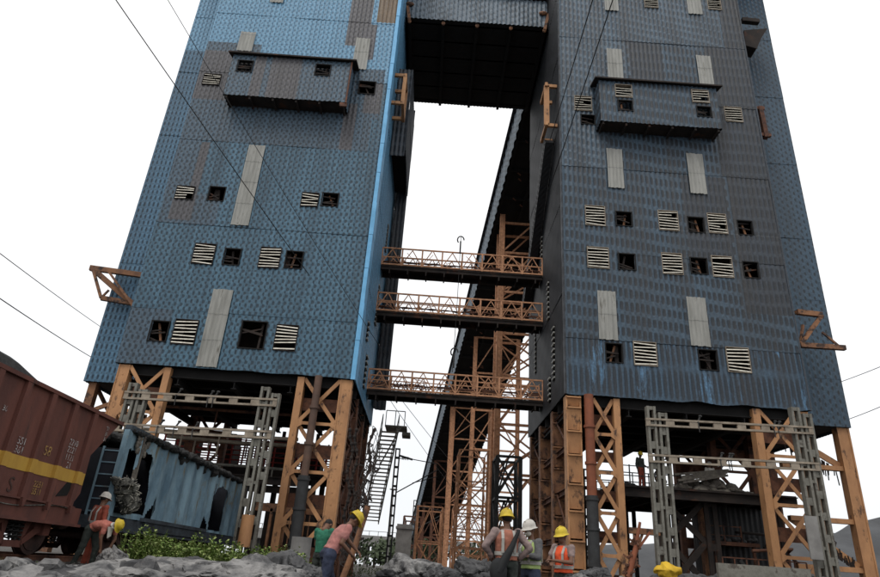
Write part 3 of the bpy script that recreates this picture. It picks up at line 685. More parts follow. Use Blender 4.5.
# ---------------------------------------------------------------- inclined conveyor gallery and its trestles
CA, CB = R(18), R(5)
cd = V((-math.sin(CB), math.cos(CB), -math.tan(CA))); cs = V((math.cos(CB), math.sin(CB), 0)); C0 = V((5.75,40,35))
def cpt(Y, s=0., h=0.): t = (Y-40)/cd.y; return C0+cd*t+cs*s+V((0,0,h))
cv = thing('conveyor_gallery', 'long dark inclined conveyor gallery climbing to the towers', 'conveyor', cpt(148))
a, b = 39.2, 148; mb = MB()
vs = [cpt(a,.1,0),cpt(a,6.9,0),cpt(b,6.9,0),cpt(b,.1,0),cpt(a,.1,.25),cpt(a,6.9,.25),cpt(b,6.9,.25),cpt(b,.1,.25)]
mb.add(vs, [(0,1,2,3),(7,6,5,4),(0,4,5,1),(2,6,7,3),(3,7,4,0),(1,5,6,2)])
y = a+1
while y < b: mb.beam(cpt(y,.1,-.15),cpt(y,6.9,-.15),.18,.3); y += 3.
for s_ in (.25,2.4,4.6,6.75): mb.beam(cpt(a,s_,-.12),cpt(b,s_,-.12),.25,.3)
mb.build('underside', M['black'], cv)
for s_, nm in ((0,'left'),(7,'right')):
    mb = MB(); n = 500; vs = []
    for i in range(n+1):
        Y = a+(b-a)*i/n; o_ = .05*math.sin(i*math.pi/2)
        vs += [cpt(Y,s_+o_,-.35), cpt(Y,s_+o_,2.6)]
    mb.add(vs, [(2*i,2*i+2,2*i+3,2*i+1) for i in range(n)]); mb.build('side_cladding', M['navy_grey'] if s_ else M['bridge'], cv)
mb = MB(); vs = [cpt(a,-.3,2.6),cpt(a,7.3,2.6),cpt(b,7.3,2.6),cpt(b,-.3,2.6),cpt(a,3.5,3.6),cpt(b,3.5,3.6)]
mb.add(vs, [(0,3,5,4),(4,5,2,1),(0,4,1),(3,2,5)]); mb.build('roof', M['grey_sheet'], cv)
mb = MB(); rnd = random.Random(4)
for i in range(60): Y = rnd.uniform(41,75); s_ = rnd.uniform(.6,6.4); mb.tube([cpt(Y,s_,-.3),cpt(Y+.2,s_+rnd.uniform(.2,.5),-.32)],.07,6)
mb.build('roller_brackets', M['rust'], cv)

def trestle(Y, s0, s1, dY, step, w, m_, label, seg_w=.12, base=-.7, ztop=None, xs=None, cat='trestle'):
    if xs is None:
        p, q = cpt(Y,s0), cpt(Y,s1); xa, xb, zt = p.x, q.x, min(p.z,q.z)-.45
    else: xa, xb = xs; zt = ztop
    t = thing('trestle_tower', label, cat, ((xa+xb)/2,Y,base), 'steel trestles of the conveyor')
    zr = zt - dY*math.tan(CA) if ztop is None else zt
    for x in (xa,xb):
        for yy, zz in (((Y,zt),(Y+dY,zr)) if dY else ((Y,zt),)):
            mb = MB(); mb.beam((x,yy,base),(x,yy,zz),w,w); 
            for sg in (-1,1): mb.box((x+sg*w/2-.03,yy-w*.62,base),(x+sg*w/2+.03,yy-w/2,zz))
            mb.build('post', m_, t)
    mb = MB(); n = max(1, round((zt-base)/step)); h = (zt-base)/n
    for i in range(n+1):
        z = base+h*i
        for yy in ((Y, Y+dY) if dY else (Y,)):
            if i: mb.beam((xa,yy,min(z,zr)),(xb,yy,min(z,zr)),seg_w,seg_w*1.6)
            if i < n and zr > z+h*.6:
                z2_ = min(z+h, zr)
                mb.beam((xa,yy,z),((xa+xb)/2,yy,z2_),seg_w,seg_w); mb.beam((xb,yy,z),((xa+xb)/2,yy,z2_),seg_w,seg_w) if i % 2 else (mb.beam((xa,yy,z),(xb,yy,z2_),seg_w,seg_w), mb.beam((xb,yy-.1,z),(xa,yy-.1,z2_),seg_w,seg_w))
        for x in ((xa,xb) if dY else ()):
            if i: mb.beam((x,Y,min(z,zr)),(x,Y+dY,min(z,zr)),seg_w,seg_w*1.4)
            if i < n and zr > z+h*.6: mb.beam((x,Y,z),(x,Y+dY,z+h),seg_w,seg_w)
    mb.build('bracing', m_, t)
    return t
trestle(51, .65, 6.4, 2.5, 4.2, .42, M['rail_rust'], 'tallest orange trestle, nearest the right tower, under the conveyor', .13)
trestle(69, 1.4, 6.4, 0, 4.0, .4, M['rail_rust'], 'second tallest orange trestle under the conveyor, its head below the lowest walkway', .12)
trestle(84, 1.0, 6.2, 0, 4.2, .62, M['rail_rust'], 'thick-legged rusty trestle under the middle of the conveyor', .12)
trestle(99, .6, 6.2, 0, 5, .35, M['rust'], 'rusty trestle under the lower half of the conveyor', .15)
trestle(114, .6, 6.2, 0, 4.5, .4, M['rust'], 'short rusty trestle near the low end of the conveyor', .16)
trestle(129, .6, 6.2, 0, 3.5, .4, M['rust'], 'smallest rusty trestle at the foot of the conveyor', .18)
trestle(41.5, 0,0, 2.2, 2.3, .2, M['dark_steel'], 'dark steel frame standing behind the man in the orange vest', .1, ztop=7.0, xs=(4.5,6.0), cat='steel frame')
trestle(47, 0,0, 3., 2.4, .1, M['rail_rust'], 'thin pale rusty scaffold between the trestle feet, tall with four bays', .055, ztop=8.2, xs=(2.3,4.4), cat='scaffold')
trestle(58, 0,0, 5., 2.6, .14, M['rail_rust'], 'rusty scaffold bay left of the thick-legged trestle', .07, ztop=5.0, xs=(-.6,1.6), cat='scaffold')
trestle(56, 0,0, 5., 2.2, .1, M['rail_rust'], 'lower pale scaffold bay right of the thick-legged trestle', .06, ztop=5.2, xs=(2.6,6.8), cat='scaffold')
trestle(74, 0,0, 8., 2.4, .16, M['rust'], 'dense low rusty scaffold at the far left under the conveyor', .1, ztop=5.2, xs=(-2.2,-.3), cat='scaffold')

# ---------------------------------------------------------------- railway gantries in front of the towers
def gantry(xl, xr, Y, zl, zr, zb1, zb2, label, low=.0, m_=None):
    m_ = m_ or M['grey_steel']; g0 = gz((xl+xr)/2, Y)
    t = thing('railway_gantry', label, 'gantry', ((xl+xr)/2,Y,g0), 'battened steel gantries over the tracks')
    for x, zt in ((xl,zl),(xr,zr)):
        mb = MB()
        for dx, dz in ((-.24,0),(.24,.25)):
            ladder(mb, (x+dx,Y,low-.4), (x+dx,Y,zt-dz), (1,0,0), .38, .1, .28, .8, .3)
        for i in range(5): z = low+.4+(zt-low-1)*i/5; mb.box((x-.06,Y-.1,z),(x+.06,Y+.1,z+.12))
        mb.build('mast', m_, t)
    for z in (zb1, zb2):
        mb = MB(); ladder(mb, (xl-.5,Y-.12,z),(xr+.35,Y-.12,z+.02*(xr-xl)),(0,0,1),.34,.08,.14,.95,.36)
        mb.build('cross_beam', M['tan_steel'], t)
        rnd = random.Random(int(z*10))
        for i in range(3):
            mb = MB(); x = rnd.uniform(xl+1,xr-1); mb.tube([(x,Y-.15,z+.1),(x,Y-.15,z+.2),(x+.1,Y-.15,z+.4)],.04,8); mb.ell((x+.1,Y-.15,z+.4),.08,.06,.05); mb.beam((x-.05,Y-.22,z+.15),(x-.02,Y-.22,z-.3),.03,.03); mb.beam((x-.06,Y-.2,z+.13),(x+.03,Y-.15,z+.13),.04,.04)
            mb.build('insulator', M['dark_steel'], t)
    return t
gantry(-12.45, -6.87, 26.3, 6.4, 6.62, 5.85, 4.5, 'grey battened gantry across the track in front of the blue tower')
gantry(9.6, 15.85, 26.3, 6.95, 7.35, 6.25, 4.75, 'grey battened gantry in front of the dark tower')
# orange drum-like guard and debris at the left gantry foot
mb = MB(); p_ = P(246,530,25.9); mb.tube([p_+V((0,0,-.6)),p_+V((0,0,.55))],.24,12); o = mb.build('orange_guard', M['orange']); rebase(o, p_+V((0,0,-.6))); tag(o, 'orange sleeve fixed round the foot of the left gantry mast', 'pipe guard')

# ---------------------------------------------------------------- platforms and plant under the towers
t = thing('red_railing_platform', 'dark steel platform with red railings behind the blue wagon', 'platform', (-11,38.2,4.9))
mb = MB(); mb.ibeam((-16.5,39.6,4.75),(-4.2,39.6,4.75),.3,.5,.04); mb.box((-16.5,39.6,4.95),(-4.2,43,5.05)); mb.ibeam((-16.5,43,4.75),(-4.2,43,4.75),.3,.5,.04)
mb.box((-16.5,39.4,3.6),(-7.2,39.5,3.8)); mb.box((-16.2,42,4.2),(-12.5,42.3,5)); mb.build('deck', M['soot'], t)
rnd = random.Random(9)
for yy in (39.7, 42.9):
    mb = MB()
    for z in (5.35,5.65,5.95,6.25,6.6): mb.beam((-16.5,yy,z),(-4.2,yy,z+rnd.uniform(-.05,.05)),.07,.07)
    x = -16.4
    while x < -4.2: mb.beam((x,yy,5),(x+rnd.uniform(-.05,.05),yy,6.65),.09,.09); x += rnd.uniform(.5,.9)
    mb.build('railing', M['red_rust'], t)
for (x,w_,h_) in ((-15.6,1.3,1.6),(-12.9,.9,2.1),(-9.4,1.7,1.9),(-7.2,.8,1.5)):
    mb = MB(); mb.box((x-w_/2,41,5.05),(x+w_/2,42.4,5.05+h_)); mb.tube([(x,41,5.05+h_),(x,41,7.5)],.12,8); mb.tube([(x-w_/2,40.9,5.6),(x+w_/2,40.9,6.2)],.07,8); mb.build('machine_box', M['soot'], t)
for x in (-16.2,-13.,-9.9,-6.8,-4.4):
    [(lambda q: (q.beam((x,yy,-.7),(x,yy,4.6),.3,.3), q.build('leg', M['soot'], t)))(MB()) for yy in (39.6,43)]
t = thing('pipe_bridge', 'pale pipes and dark cross beams under the blue tower floor', 'pipework', (-9.5,33,2.5))
rnd = random.Random(91)
for i in range(7):
    mb = MB(); z = rnd.uniform(3.0,4.4) if i % 2 else rnd.uniform(5.2,6.9); y = 31+i*.9; mb.tube([(-14.2,y,z),(-10,y,z+rnd.uniform(-.1,.1)),(-6.4,y,z)],rnd.uniform(.05,.11),8)
    for k in range(3): x = rnd.uniform(-13,-7); mb.tube([(x,y,z),(x,y,z-rnd.uniform(.5,1.2))],.05,6)
    mb.build('pipe', M[('tan_steel','soot','rust','grey_steel')[i%4]], t)
for y in (31.2,35.2):
    mb = MB(); mb.ibeam((-14.3,y,3.35),(-6.2,y,3.35),.25,.35,.03); mb.build('cross_beam', M['soot'], t)
# low pipes / tanks behind the wagon
t = thing('track_machinery', 'clutter of rusty orange and black machinery frames behind the left gantry', 'machinery', (-6.5,33,-.5))
mb = MB()
for i in range(16):
    x = rnd.uniform(-7.6,-4.6); y = rnd.uniform(31.5,34.5); z = rnd.uniform(-.4,2.2)
    mb.box((x,y,z),(x+rnd.uniform(.15,.7),y+.4,z+rnd.uniform(.3,1.3)))
mb.box((-8.2,34.4,-.6),(-4.4,35,2.6)); mb.build('frame', M['soot'], t)
mb = MB(); mb.beam((-7.9,31,2.15),(-4.2,31,2.1),.2,.35); mb.beam((-5.6,31,-.5),(-5.6,31,2.1),.16,.3); mb.beam((-7.1,31,-.5),(-7.1,31,2.1),.12,.2)
for i in range(7): mb.beam((-6.6+i*.22,30.9,-.4),(-6.6+i*.22,30.9,1.9),.05,.07)
mb.build('orange_rack', M['orange_old'], t)
for i in range(3): mb = MB(); mb.tube([(-6.9+i*.8,30.6,-.5),(-6.9+i*.8,30.6,.3)],.25,12); mb.build('barrel', M['pipe_grey'], t)

# platform under the right tower
t = thing('loading_platform', 'dark platform deck under the right tower, loaded with rubble', 'platform', (12.3,31,3.9))
mb = MB(); mb.ibeam((8.6,29.6,3.82),(17.,29.6,3.82),.3,.45,.04); mb.box((8.6,29.6,4.03),(17.,36,4.11)); mb.ibeam((8.6,35.8,3.82),(17,35.8,3.82),.3,.45,.04)
for i in range(8): mb.ibeam((8.9+i*1.1,29.8,3.85),(8.9+i*1.1,35.7,3.85),.15,.3,.02)
mb.build('deck', M['soot'], t)
for yy in (29.75,35.7):
    mb = MB()
    for z in (4.55,5.0): mb.beam((8.6,yy,z),(10.8,yy,z),.04,.04)
    for x in (8.7,9.4,10.1,10.8): mb.beam((x,yy,4.1),(x,yy,5.05),.05,.05)
    mb.build('railing', M['dark_steel'], t)
mb = MB()
for z in (4.6,5.1,5.6): mb.beam((8.6,35.6,z),(15,35.6,z),.05,.05)
for i in range(8): mb.beam((8.7+i*.9,35.6,4.1),(8.7+i*.9,35.6,5.6),.05,.05)
mb.build('railing', M['dark_steel'], t)
for x in (10.95,13.2,16.2):
    [(lambda q: (ladder(q,(x,yy,-.2),(x,yy,3.6),(1,0,0),.6,.2,.1,1.9,.3), q.build('leg', M['soot'], t)))(MB()) for yy in (30.2,35.)]
mb = MB()
for (x0_,x1_) in ((11.1,12.9),):
    for za,zb_ in ((0,1.9),(1.9,3.6)): mb.beam((x0_,30.3,za),(x1_,30.3,zb_),.1,.25); mb.beam((x1_,30.36,za),(x0_,30.36,zb_),.1,.25)
mb.build('cross_bracing', M['soot'], t)
# dark bunker block behind it
t = thing('dark_bunker', 'black windowless plant room beneath the right tower deck', 'bunker', (14.6,34,0))
mb = MB(); wall(mb, (13.9,32.2,0),(1,0,0),3.0,-.2,3.75,(0,-1,0),[]); mb.box((13.92,32.35,-.3),(16.9,34.2,3.78)); mb.build('wall', [M['navy_dark']], t)
mb = MB(); mb.box((13.35,31.7,-.2),(13.7,32.05,3.6)); mb.build('column', M['orange_old'], t)
mb = MB(); mb.box((13.3,30.8,1.9),(15.6,32.1,2.0)); mb.beam((13.3,30.8,1.95),(15.6,30.8,1.95),.1,.16)
for z in (2.3,2.7): mb.beam((13.3,30.8,z),(14.8,30.8,z),.04,.04)
for x in (13.3,14.0,14.8): mb.beam((x,30.8,1.9),(x,30.8,2.75),.05,.05)
for x in (13.6,15.4): mb.beam((x,31,-.2),(x,31,1.9),.12,.12)
mb.build('side_landing', M['rust'], t)
mb = MB()
for i in range(26):
    x = rnd.uniform(13.4,15.6); mb.ell((x,rnd.uniform(31,31.8),2.05+rnd.uniform(0,.3)*(1-abs(x-14.9)/1.6)),rnd.uniform(.08,.18),.12,rnd.uniform(.06,.12),0,6,4)
o = mb.build('rubble_heap', M['rock_dark']); rebase(o,(14.6,31.4,2)); tag(o, 'small heap of broken stone on the landing under the right platform', 'rubble', kind='stuff')
def pile(name, label, cat, c, rx, ry, h, n, m_, seed, kind='stuff', el=(.18,.4)):
    rnd = random.Random(seed); mb = MB()
    for i in range(n):
        a_ = rnd.uniform(0,6.28); r_ = math.sqrt(rnd.random()); x = c[0]+rx*r_*math.cos(a_); y = c[1]+ry*r_*math.sin(a_); z = c[2]+h*(1-r_)*rnd.random()
        s_ = rnd.uniform(*el); vs=[]; k = len(mb.v)
        mb.ell((x,y,z),s_,s_*rnd.uniform(.6,1),s_*rnd.uniform(.35,.6),0,7,5, Matrix.Rotation(rnd.uniform(-.6,.6),3,'X')@Matrix.Rotation(rnd.uniform(0,3),3,'Z'))
        for q in range(k,len(mb.v)): p_ = V(mb.v[q]); mb.v[q] = tuple(p_+.25*s_*V((N.noise(p_*3/s_*.3),N.noise(p_*3/s_*.3+V((9,0,0))),N.noise(p_*3/s_*.3+V((0,9,0))))))
    mb.sm = [False]*len(mb.sm)
    o = mb.build(name, m_); rebase(o, c); return tag(o, label, cat, kind=kind)
pile('sack_heap','slumped heap of dusty sacks and rubble on the right platform','rubble',(13.4,30.9,4.15),2.1,.7,.9,70,M['sack'],5, el=(.2,.38))
pile('sack_heap','low dark rubble heap beside the standing man on the platform','rubble',(9.5,31.2,4.15),.8,.6,.55,30,M['rock_dark'],6, el=(.12,.25))
mb = MB()
for i in range(5): mb.beam((11.9+rnd.uniform(-.2,.2),30.1+.1*i,4.45+i*.1),(14.6+rnd.uniform(-.5,.1),30.3+.1*i,4.95+i*.08),.1,.1)
o = mb.build('loose_planks', M['sack']); rebase(o,(13.4,30.1,4.3)); tag(o,'bundle of dusty planks lying slanted on the right platform','planks')

t = thing('pipe_clutter', 'tangle of dark pipes, rails and struts under the right platform', 'pipework', (13,30,-.3))
rnd = random.Random(77)
for i in range(14):
    mb = MB(); x = rnd.uniform(10.9,16.6); y = rnd.uniform(29.7,31.6); z = rnd.uniform(-.2,2.6)
    k = rnd.random()
    if k < .4: mb.tube([(x,y,-.4),(x+rnd.uniform(-.2,.2),y,z+1.2)],rnd.uniform(.04,.09),8)
    elif k < .7: mb.tube([(x,y,z),(x+rnd.uniform(.8,2.),y,z+rnd.uniform(-.2,.2)),(x+rnd.uniform(1.,2.2),y+.6,z-.6)],rnd.uniform(.04,.08),8)
    else: mb.beam((x,y,-.3),(x+rnd.uniform(-1.2,1.2),y+.3,z+.8),.1,.14)
    mb.build('pipe' if k < .7 else 'strut', M[rnd.choice(('soot','rust','orange_old','dark_steel'))], t)
mb = MB()
for z in (.7,1.3): mb.beam((13.2,29.5,z),(16.9,29.5,z),.05,.05)
for i in range(8): mb.beam((13.2+i*.53,29.5,-.2),(13.2+i*.53,29.5,1.3),.05,.05)
mb.build('guard_rail', M['rust'], t)
# second dark plant glimpsed through right tower's left bay
t = thing('insulator_rack', 'dark switchgear rack with insulators seen beneath the right deck', 'switchgear', (9.6,36,-.5))
mb = MB()
for x in (7.3,9.4,10.2): ladder(mb,(x,41,-.5),(x,41,6.5),(1,0,0),.5,.12,.06,.6,.2)
for z in (1.6,2.7,4.3): ladder(mb,(7.1,41,z),(10.4,41,z),(0,0,1),.25,.07,.05,.6,.2)
mb.build('frame', M['dark_steel'], t)
for x in (8.0,8.8):
    mb = MB(); mb.tube([(x,40.8,1.6),(x,40.8,3.)],.05,8); 
    for k in range(5): mb.tube([(x,40.8,1.9+k*.2),(x,40.8,1.98+k*.2)],.11,10)
    mb.tube([(x-.3,40.8,3.1),(x,40.8,3.),(x+.3,40.8,3.15)],.04,6)
    mb.build('insulator', M['dark_steel'], t)
t = thing('switch_box', 'small dark electrical box on a pole between the right tower legs', 'electrical box', (9.3,38,-.5))
mb = MB(); mb.box((9.,39.5,-.3),(9.7,40,1.2)); mb.build('cabinet', M['dark_steel'], t)
t = thing('debris_post', 'leaning red post wrapped in debris at the foot of the right tower', 'post', (8.9,24,-.5))
mb = MB(); a, b = P(628,577,24), P(640,522,24); mb.tube([a,(a+b)/2+V((.05,0,0)),b],[.13,.09,.05],8); mb.beam(P(630,560,24),P(650,532,24),.05,.08); mb.build('post', M['pipe_red'], t)
mb = MB()
for i in range(34): c = a.lerp(b,rnd.random()**2*.7); d = V((rnd.gauss(0,1),rnd.gauss(0,.5),rnd.gauss(0,1))).normalized()*rnd.uniform(.1,.35); mb.beam(c-d,c+d,.04,.07)
mb.sm = [False]*len(mb.sm); mb.build('debris', M['rust'], t)
t = thing('orange_crossbar', 'short orange beam bolted out from the slim right tower leg', 'beam', (9.3,27.6,1.9))
mb = MB(); mb.beam((8.66,27.9,2.02),(9.95,27.9,2.0),.25,.24); mb.beam((8.66,27.9,.6),(9.2,27.9,1.9),.08,.1); mb.build('bar', M['orange_old'], t)

# low wall and rubble along the bottom right
pile('rubble_bank','dark rubble bank along the foot of the right tower','rubble',(13.2,25.,.1),4.6,1.6,.75,190,M['rock_dark'],12, el=(.12,.4))
pile('rubble_bank','lighter gravelly rubble bank at the right pillar foot beside the workers','rubble',(6.6,22.,-.5),2.6,1.,.75,80,M['rock'],13, el=(.12,.35))
mb = MB(); mb.box((10.2,23.2,-.3),(13.4,23.35,.83)); o = mb.build('low_barrier', M['grey_steel']); rebase(o,(11.8,23.3,-.3)); tag(o,'low dusty barrier board at the base of the right gantry','barrier')
mb = MB(); c = P(667,571,23.)
mb.ell(c,.42,.25,.24,0,24,14)
for q in range(len(mb.v)): p_ = V(mb.v[q]); mb.v[q] = tuple(p_+V((N.noise(p_*5),N.noise(p_*5+V((5,0,0))),N.noise(p_*5+V((0,5,0)))))*.16)
o = mb.build('tarpaulin_bundle', M['tarp']); rebase(o,c+V((0,0,-.3))); tag(o,'crumpled yellow tarpaulin bundle on the low barrier at the right','tarpaulin')
mb = MB(); c = P(815,532,25.9); mb.box(c+V((-.32,0,-1.)),c+V((.18,.06,.6))); o = mb.build('notice_board', M['concrete']); rebase(o,c+V((0,0,-1))); tag(o,'blank pale green-grey board tied to the rightmost gantry mast','board')
mb = MB(); rnd = random.Random(14)
for i in range(60): x = 18.3+rnd.random()*1.7; z = 2.75-(x-17.35)*.67+.3; mb.beam((x,30.98,z-.1),(x+rnd.uniform(-.25,.25),30.95,z+rnd.uniform(.05,.55)),.03,.05)
o = mb.build('hanging_debris', M['soot']); rebase(o,(19.1,31,1.9)); tag(o,'dark twiggy debris lodged on the lower diagonal brace of the right wing','debris')
mb = MB()
for i in range(22): x = 17.6+rnd.random()*2.5; z = 7.3-(x-17.4)*.55; mb.tube([(x,31.15,z),(x+rnd.uniform(-.1,.1),31.2,z-rnd.uniform(.3,.9))],.03,5)
o = mb.build('hanging_rags', M['soot']); rebase(o,(18.8,31.1,7)); tag(o,'dark shreds dangling under the right wing from its top brace','debris',kind='stuff')

# ---------------------------------------------------------------- stair and leftovers beside the left tower
t = thing('steel_stair', 'light grey steel stair climbing the rear side of the blue tower', 'staircase', (-2.6,40,-.5))
a, b = P(371,522,45), P(390,430,38.5)
for sx in (-.5,.5):
    w_ = V((sx,0,0))
    mb = MB(); mb.beam(a+w_,b+w_,.06,.28); mb.build('stringer', M['grey_steel'], t)
    mb = MB(); mb.beam(a+w_+V((0,0,.95)),b+w_+V((0,0,.95)),.05,.05)
    for i in range(9): p_ = a.lerp(b,i/8)+w_; mb.beam(p_,p_+V((0,0,.95)),.05,.05)
    mb.build('handrail', M['grey_steel'], t)
for i in range(24): p_ = a.lerp(b,(i+.5)/24); mb = MB(); mb.box((p_.x-.47,p_.y-.13,p_.z-.03),(p_.x+.47,p_.y+.13,p_.z+.03)); mb.build('tread', M['tan_steel'], t)
b = P(393,427,39.8)
mb = MB(); c = P(404,424,40); mb.box((b.x-.5,39.8,b.z),(c.x+.2,41.3,b.z+.12)); mb.box((b.x+.6,39.9,b.z-.45),(c.x+.45,41,b.z-.25)); mb.beam((b.x-.6,39.8,b.z-2.4),(b.x+.5,39.8,b.z),.08,.08)
for x in (b.x-.5,b.x+.1,b.x+.7): mb.beam((x,39.85,b.z),(x,39.85,b.z+1.05),.05,.05)
mb.beam((b.x-.5,39.85,b.z+1.05),(b.x+.7,39.85,b.z+1.05),.05,.05); mb.build('landing', M['grey_steel'], t)
t = thing('leaning_pole', 'rusty orange pole wrapped in mesh leaning against the blue tower leg', 'pole', (-1.9,15,-.5))
mb = MB(); a, b = P(340,585,17), P(368,506,17); c = P(386,455,17); mb.tube([a,a.lerp(b,.5)+V((.03,0,0)),b],.075,8); mb.build('pole', M['orange_old'], t)
mb = MB(); rnd = random.Random(21)
# torn wire mesh between pole and tower
def meshpt(i,j):  # i along, j across
    p0 = P(346,577,18).lerp(P(383,450,22),i/16); p1 = P(340,560,20).lerp(P(374,425,24),i/16); return p0.lerp(p1,j/6)+V((N.noise(V((i*.9,j*.9,1)))*.14,0,N.noise(V((i*.9,j*.9,5)))*.12))
for i in range(17): mb.tube([meshpt(i,j) for j in range(7)],.012,4)
for j in range(7): mb.tube([meshpt(i,j) for i in range(17)],.014,4)
for i in range(70): p_ = meshpt(rnd.uniform(0,15),rnd.uniform(0,6)); mb.beam(p_,p_+V((rnd.uniform(-.2,.2),0,rnd.uniform(-.2,.2))),.05,.05)
mb.build('torn_mesh', M['soot'], t)
for k,(u0,u1) in enumerate(((344,352),(350,357),(357,373))):
    mb = MB(); a_, b_ = P(u0,548,24), P(u1,430,24); pts = [a_.lerp(b_,i/16)+V((.08*math.sin(i*1.1+k),0,0)) for i in range(17)]; mb.tube(pts,.045,6)
    for p_ in pts: mb.ell(p_,.075,.07,.09,0,6,4)
    o = mb.build('hanging_chain', M['soot']); rebase(o,a_); tag(o,['leftmost dark chain hanging beside the blue tower leg','middle dark chain hanging beside the blue tower leg','rightmost dark chain hanging beside the blue tower leg'][k],'chain')
mb = MB(); c = P(299,560,24); mb.tube([c+V((0,0,-.7)),c+V((0,0,.75))],.36,16); mb.tube([c+V((0,0,.1)),c+V((0,0,.16))],.38,16)
o = mb.build('footing_drum', M['concrete']); rebase(o,c+V((0,0,-.7))); tag(o,'grey concrete drum at the foot of the blue tower leg','drum')

# ---------------------------------------------------------------- overhead line masts in the middle
def ohe(u0,v0,u1,Y,zt,label,arm):
    x = P(u1,570,Y).x; t = thing('overhead_line_mast', label, 'mast', (x,Y,-.66), 'overhead line masts beyond the towers')
    mb = MB(); ladder(mb,(x,Y,-.7),(x,Y,zt),(1,0,0),.36,.09,.06,.62,.12); ladder(mb,(x,Y+.3,-.7),(x,Y+.3,zt),(1,0,0),.36,.09,.06,.62,.12); mb.build('mast', M['dark_steel'], t)
    if arm:
        mb = MB(); mb.tube([(x+.15,Y,zt-.7),(x+.7,Y,zt-.65),(x+2.9,Y,zt-.9)],.03,6); mb.tube([(x+.15,Y,zt-3.),(x+2.9,Y,zt-1.3)],.04,6); mb.tube([(x+1.2,Y,zt-2.3),(x+2.9,Y,zt-1.75)],.03,6); mb.tube([(x+.15,Y,zt-.5),(x+1.1,Y,zt-.72)],.07,8)
        for k in range(5): mb.tube([(x+.35+k*.1,Y,zt-.66),(x+.4+k*.1,Y,zt-.66)],.12,8)
        mb.build('cantilever', M['dark_steel'], t)
ohe(397,448,387,45,7.64,'nearest dark lattice overhead-line mast with cantilever arms, in the gap between towers',True)
x = P(410,560,70).x; ohe(413,505,410,70,6.6,'smaller far overhead-line mast left of the conveyor foot',True)
mb = MB(); p_ = P(387,562,80); q_ = P(389.5,489,80); mb.tube([V((p_.x,80,-.6)),V((p_.x,80,q_.z))],[.12,.07],8); mb.ell((p_.x,80,q_.z),.5,.3,.12); o = mb.build('lamp_pole', M['concrete']); rebase(o,(p_.x,80,-.6)); tag(o,'thin far pole with a round lamp head in the gap between the towers','lamp pole')
mb = MB(); p_ = P(404,560,62); mb.box((p_.x-.9,62,-.7),(p_.x+.5,64,P(404,524,62).z)); mb.box((p_.x-1.,61.9,P(404,524,62).z-.4),(p_.x+.6,64.1,P(404,524,62).z-.2)); o = mb.build('concrete_pier', M['concrete']); rebase(o,(p_.x,63,-.7)); tag(o,'grey concrete pier standing left of the conveyor foot','pier')
t = thing('far_viaduct', 'long low concrete viaduct far off in the gap between the towers', 'viaduct', (-10,150,-.7))
zv = P(390,541,150).z; mb = MB(); mb.box((-40,150,zv-1.2),(12,158,zv+.9)); mb.build('deck', M['concrete'], t)
for i in range(12): mb = MB(); mb.box((-38+i*4.2,151,-.8),(-37.2+i*4.2,157,zv-1.2)); mb.build('pier', M['concrete'], t)
mb = MB()
for i in range(26): mb.box((-40+i*2,150,zv+.9),(-39.9+i*2,150.1,zv+1.8))
mb.box((-40,150,zv+1.75),(12,150.1,zv+1.85)); mb.build('railing', M['dark_steel'], t)
def tree(x,y,h,w,label,seed,m_=None, leaf=.5, n=260):
    rnd = random.Random(seed); t = thing('leafy_tree', label, 'tree', (x,y,-.7), 'far trees')
    mb = MB(); mb.tube([(x,y,-.8),(x+.1,y,h*.3),(x,y,h*.7)],[.25,.18,.06],7)
    for k in range(5): a_ = rnd.uniform(0,6.28); mb.tube([(x,y,h*.3),(x+math.cos(a_)*w*.35,y+math.sin(a_)*w*.35,h*.65)],[.09,.03],5)
    mb.build('trunk', M['bark'], t); mb = MB()
    cl = [(rnd.uniform(-.4,.4)*w,rnd.uniform(-.4,.4)*w,rnd.uniform(.35,.9)*h,rnd.uniform(.18,.32)*w) for _ in range(9)]
    for i in range(n):
        c = cl[i%9]; d = V((rnd.gauss(0,1),rnd.gauss(0,1),rnd.gauss(0,.8))).normalized()*c[3]*rnd.uniform(.5,1.1); p_ = V((x+c[0],y+c[1],c[2]))+d
        a_ = V((rnd.gauss(0,1),rnd.gauss(0,1),rnd.gauss(0,1))).normalized()*leaf; b_ = a_.orthogonal().normalized()*leaf*.6; mb.add([p_-a_,p_+b_,p_+a_,p_-b_],[(0,1,2,3)])
    mb.build('crown', m_ or M['leaf_far'], t)
for i,(u,lab) in enumerate(((352,'far bushy tree hidden mostly behind the blue tower leg'),(374,'far dark tree left of the overhead-line mast'),(397,'far low tree right of the overhead-line mast'),(480,'far tree behind the trestle feet, left one'),(512,'far tree behind the man in the orange vest'),(430,'far tree glimpsed at the conveyor foot'))):
    p_ = P(u,560,120); tree(p_.x,120,P(u,549,120).z+1.2,7,lab,i+50)

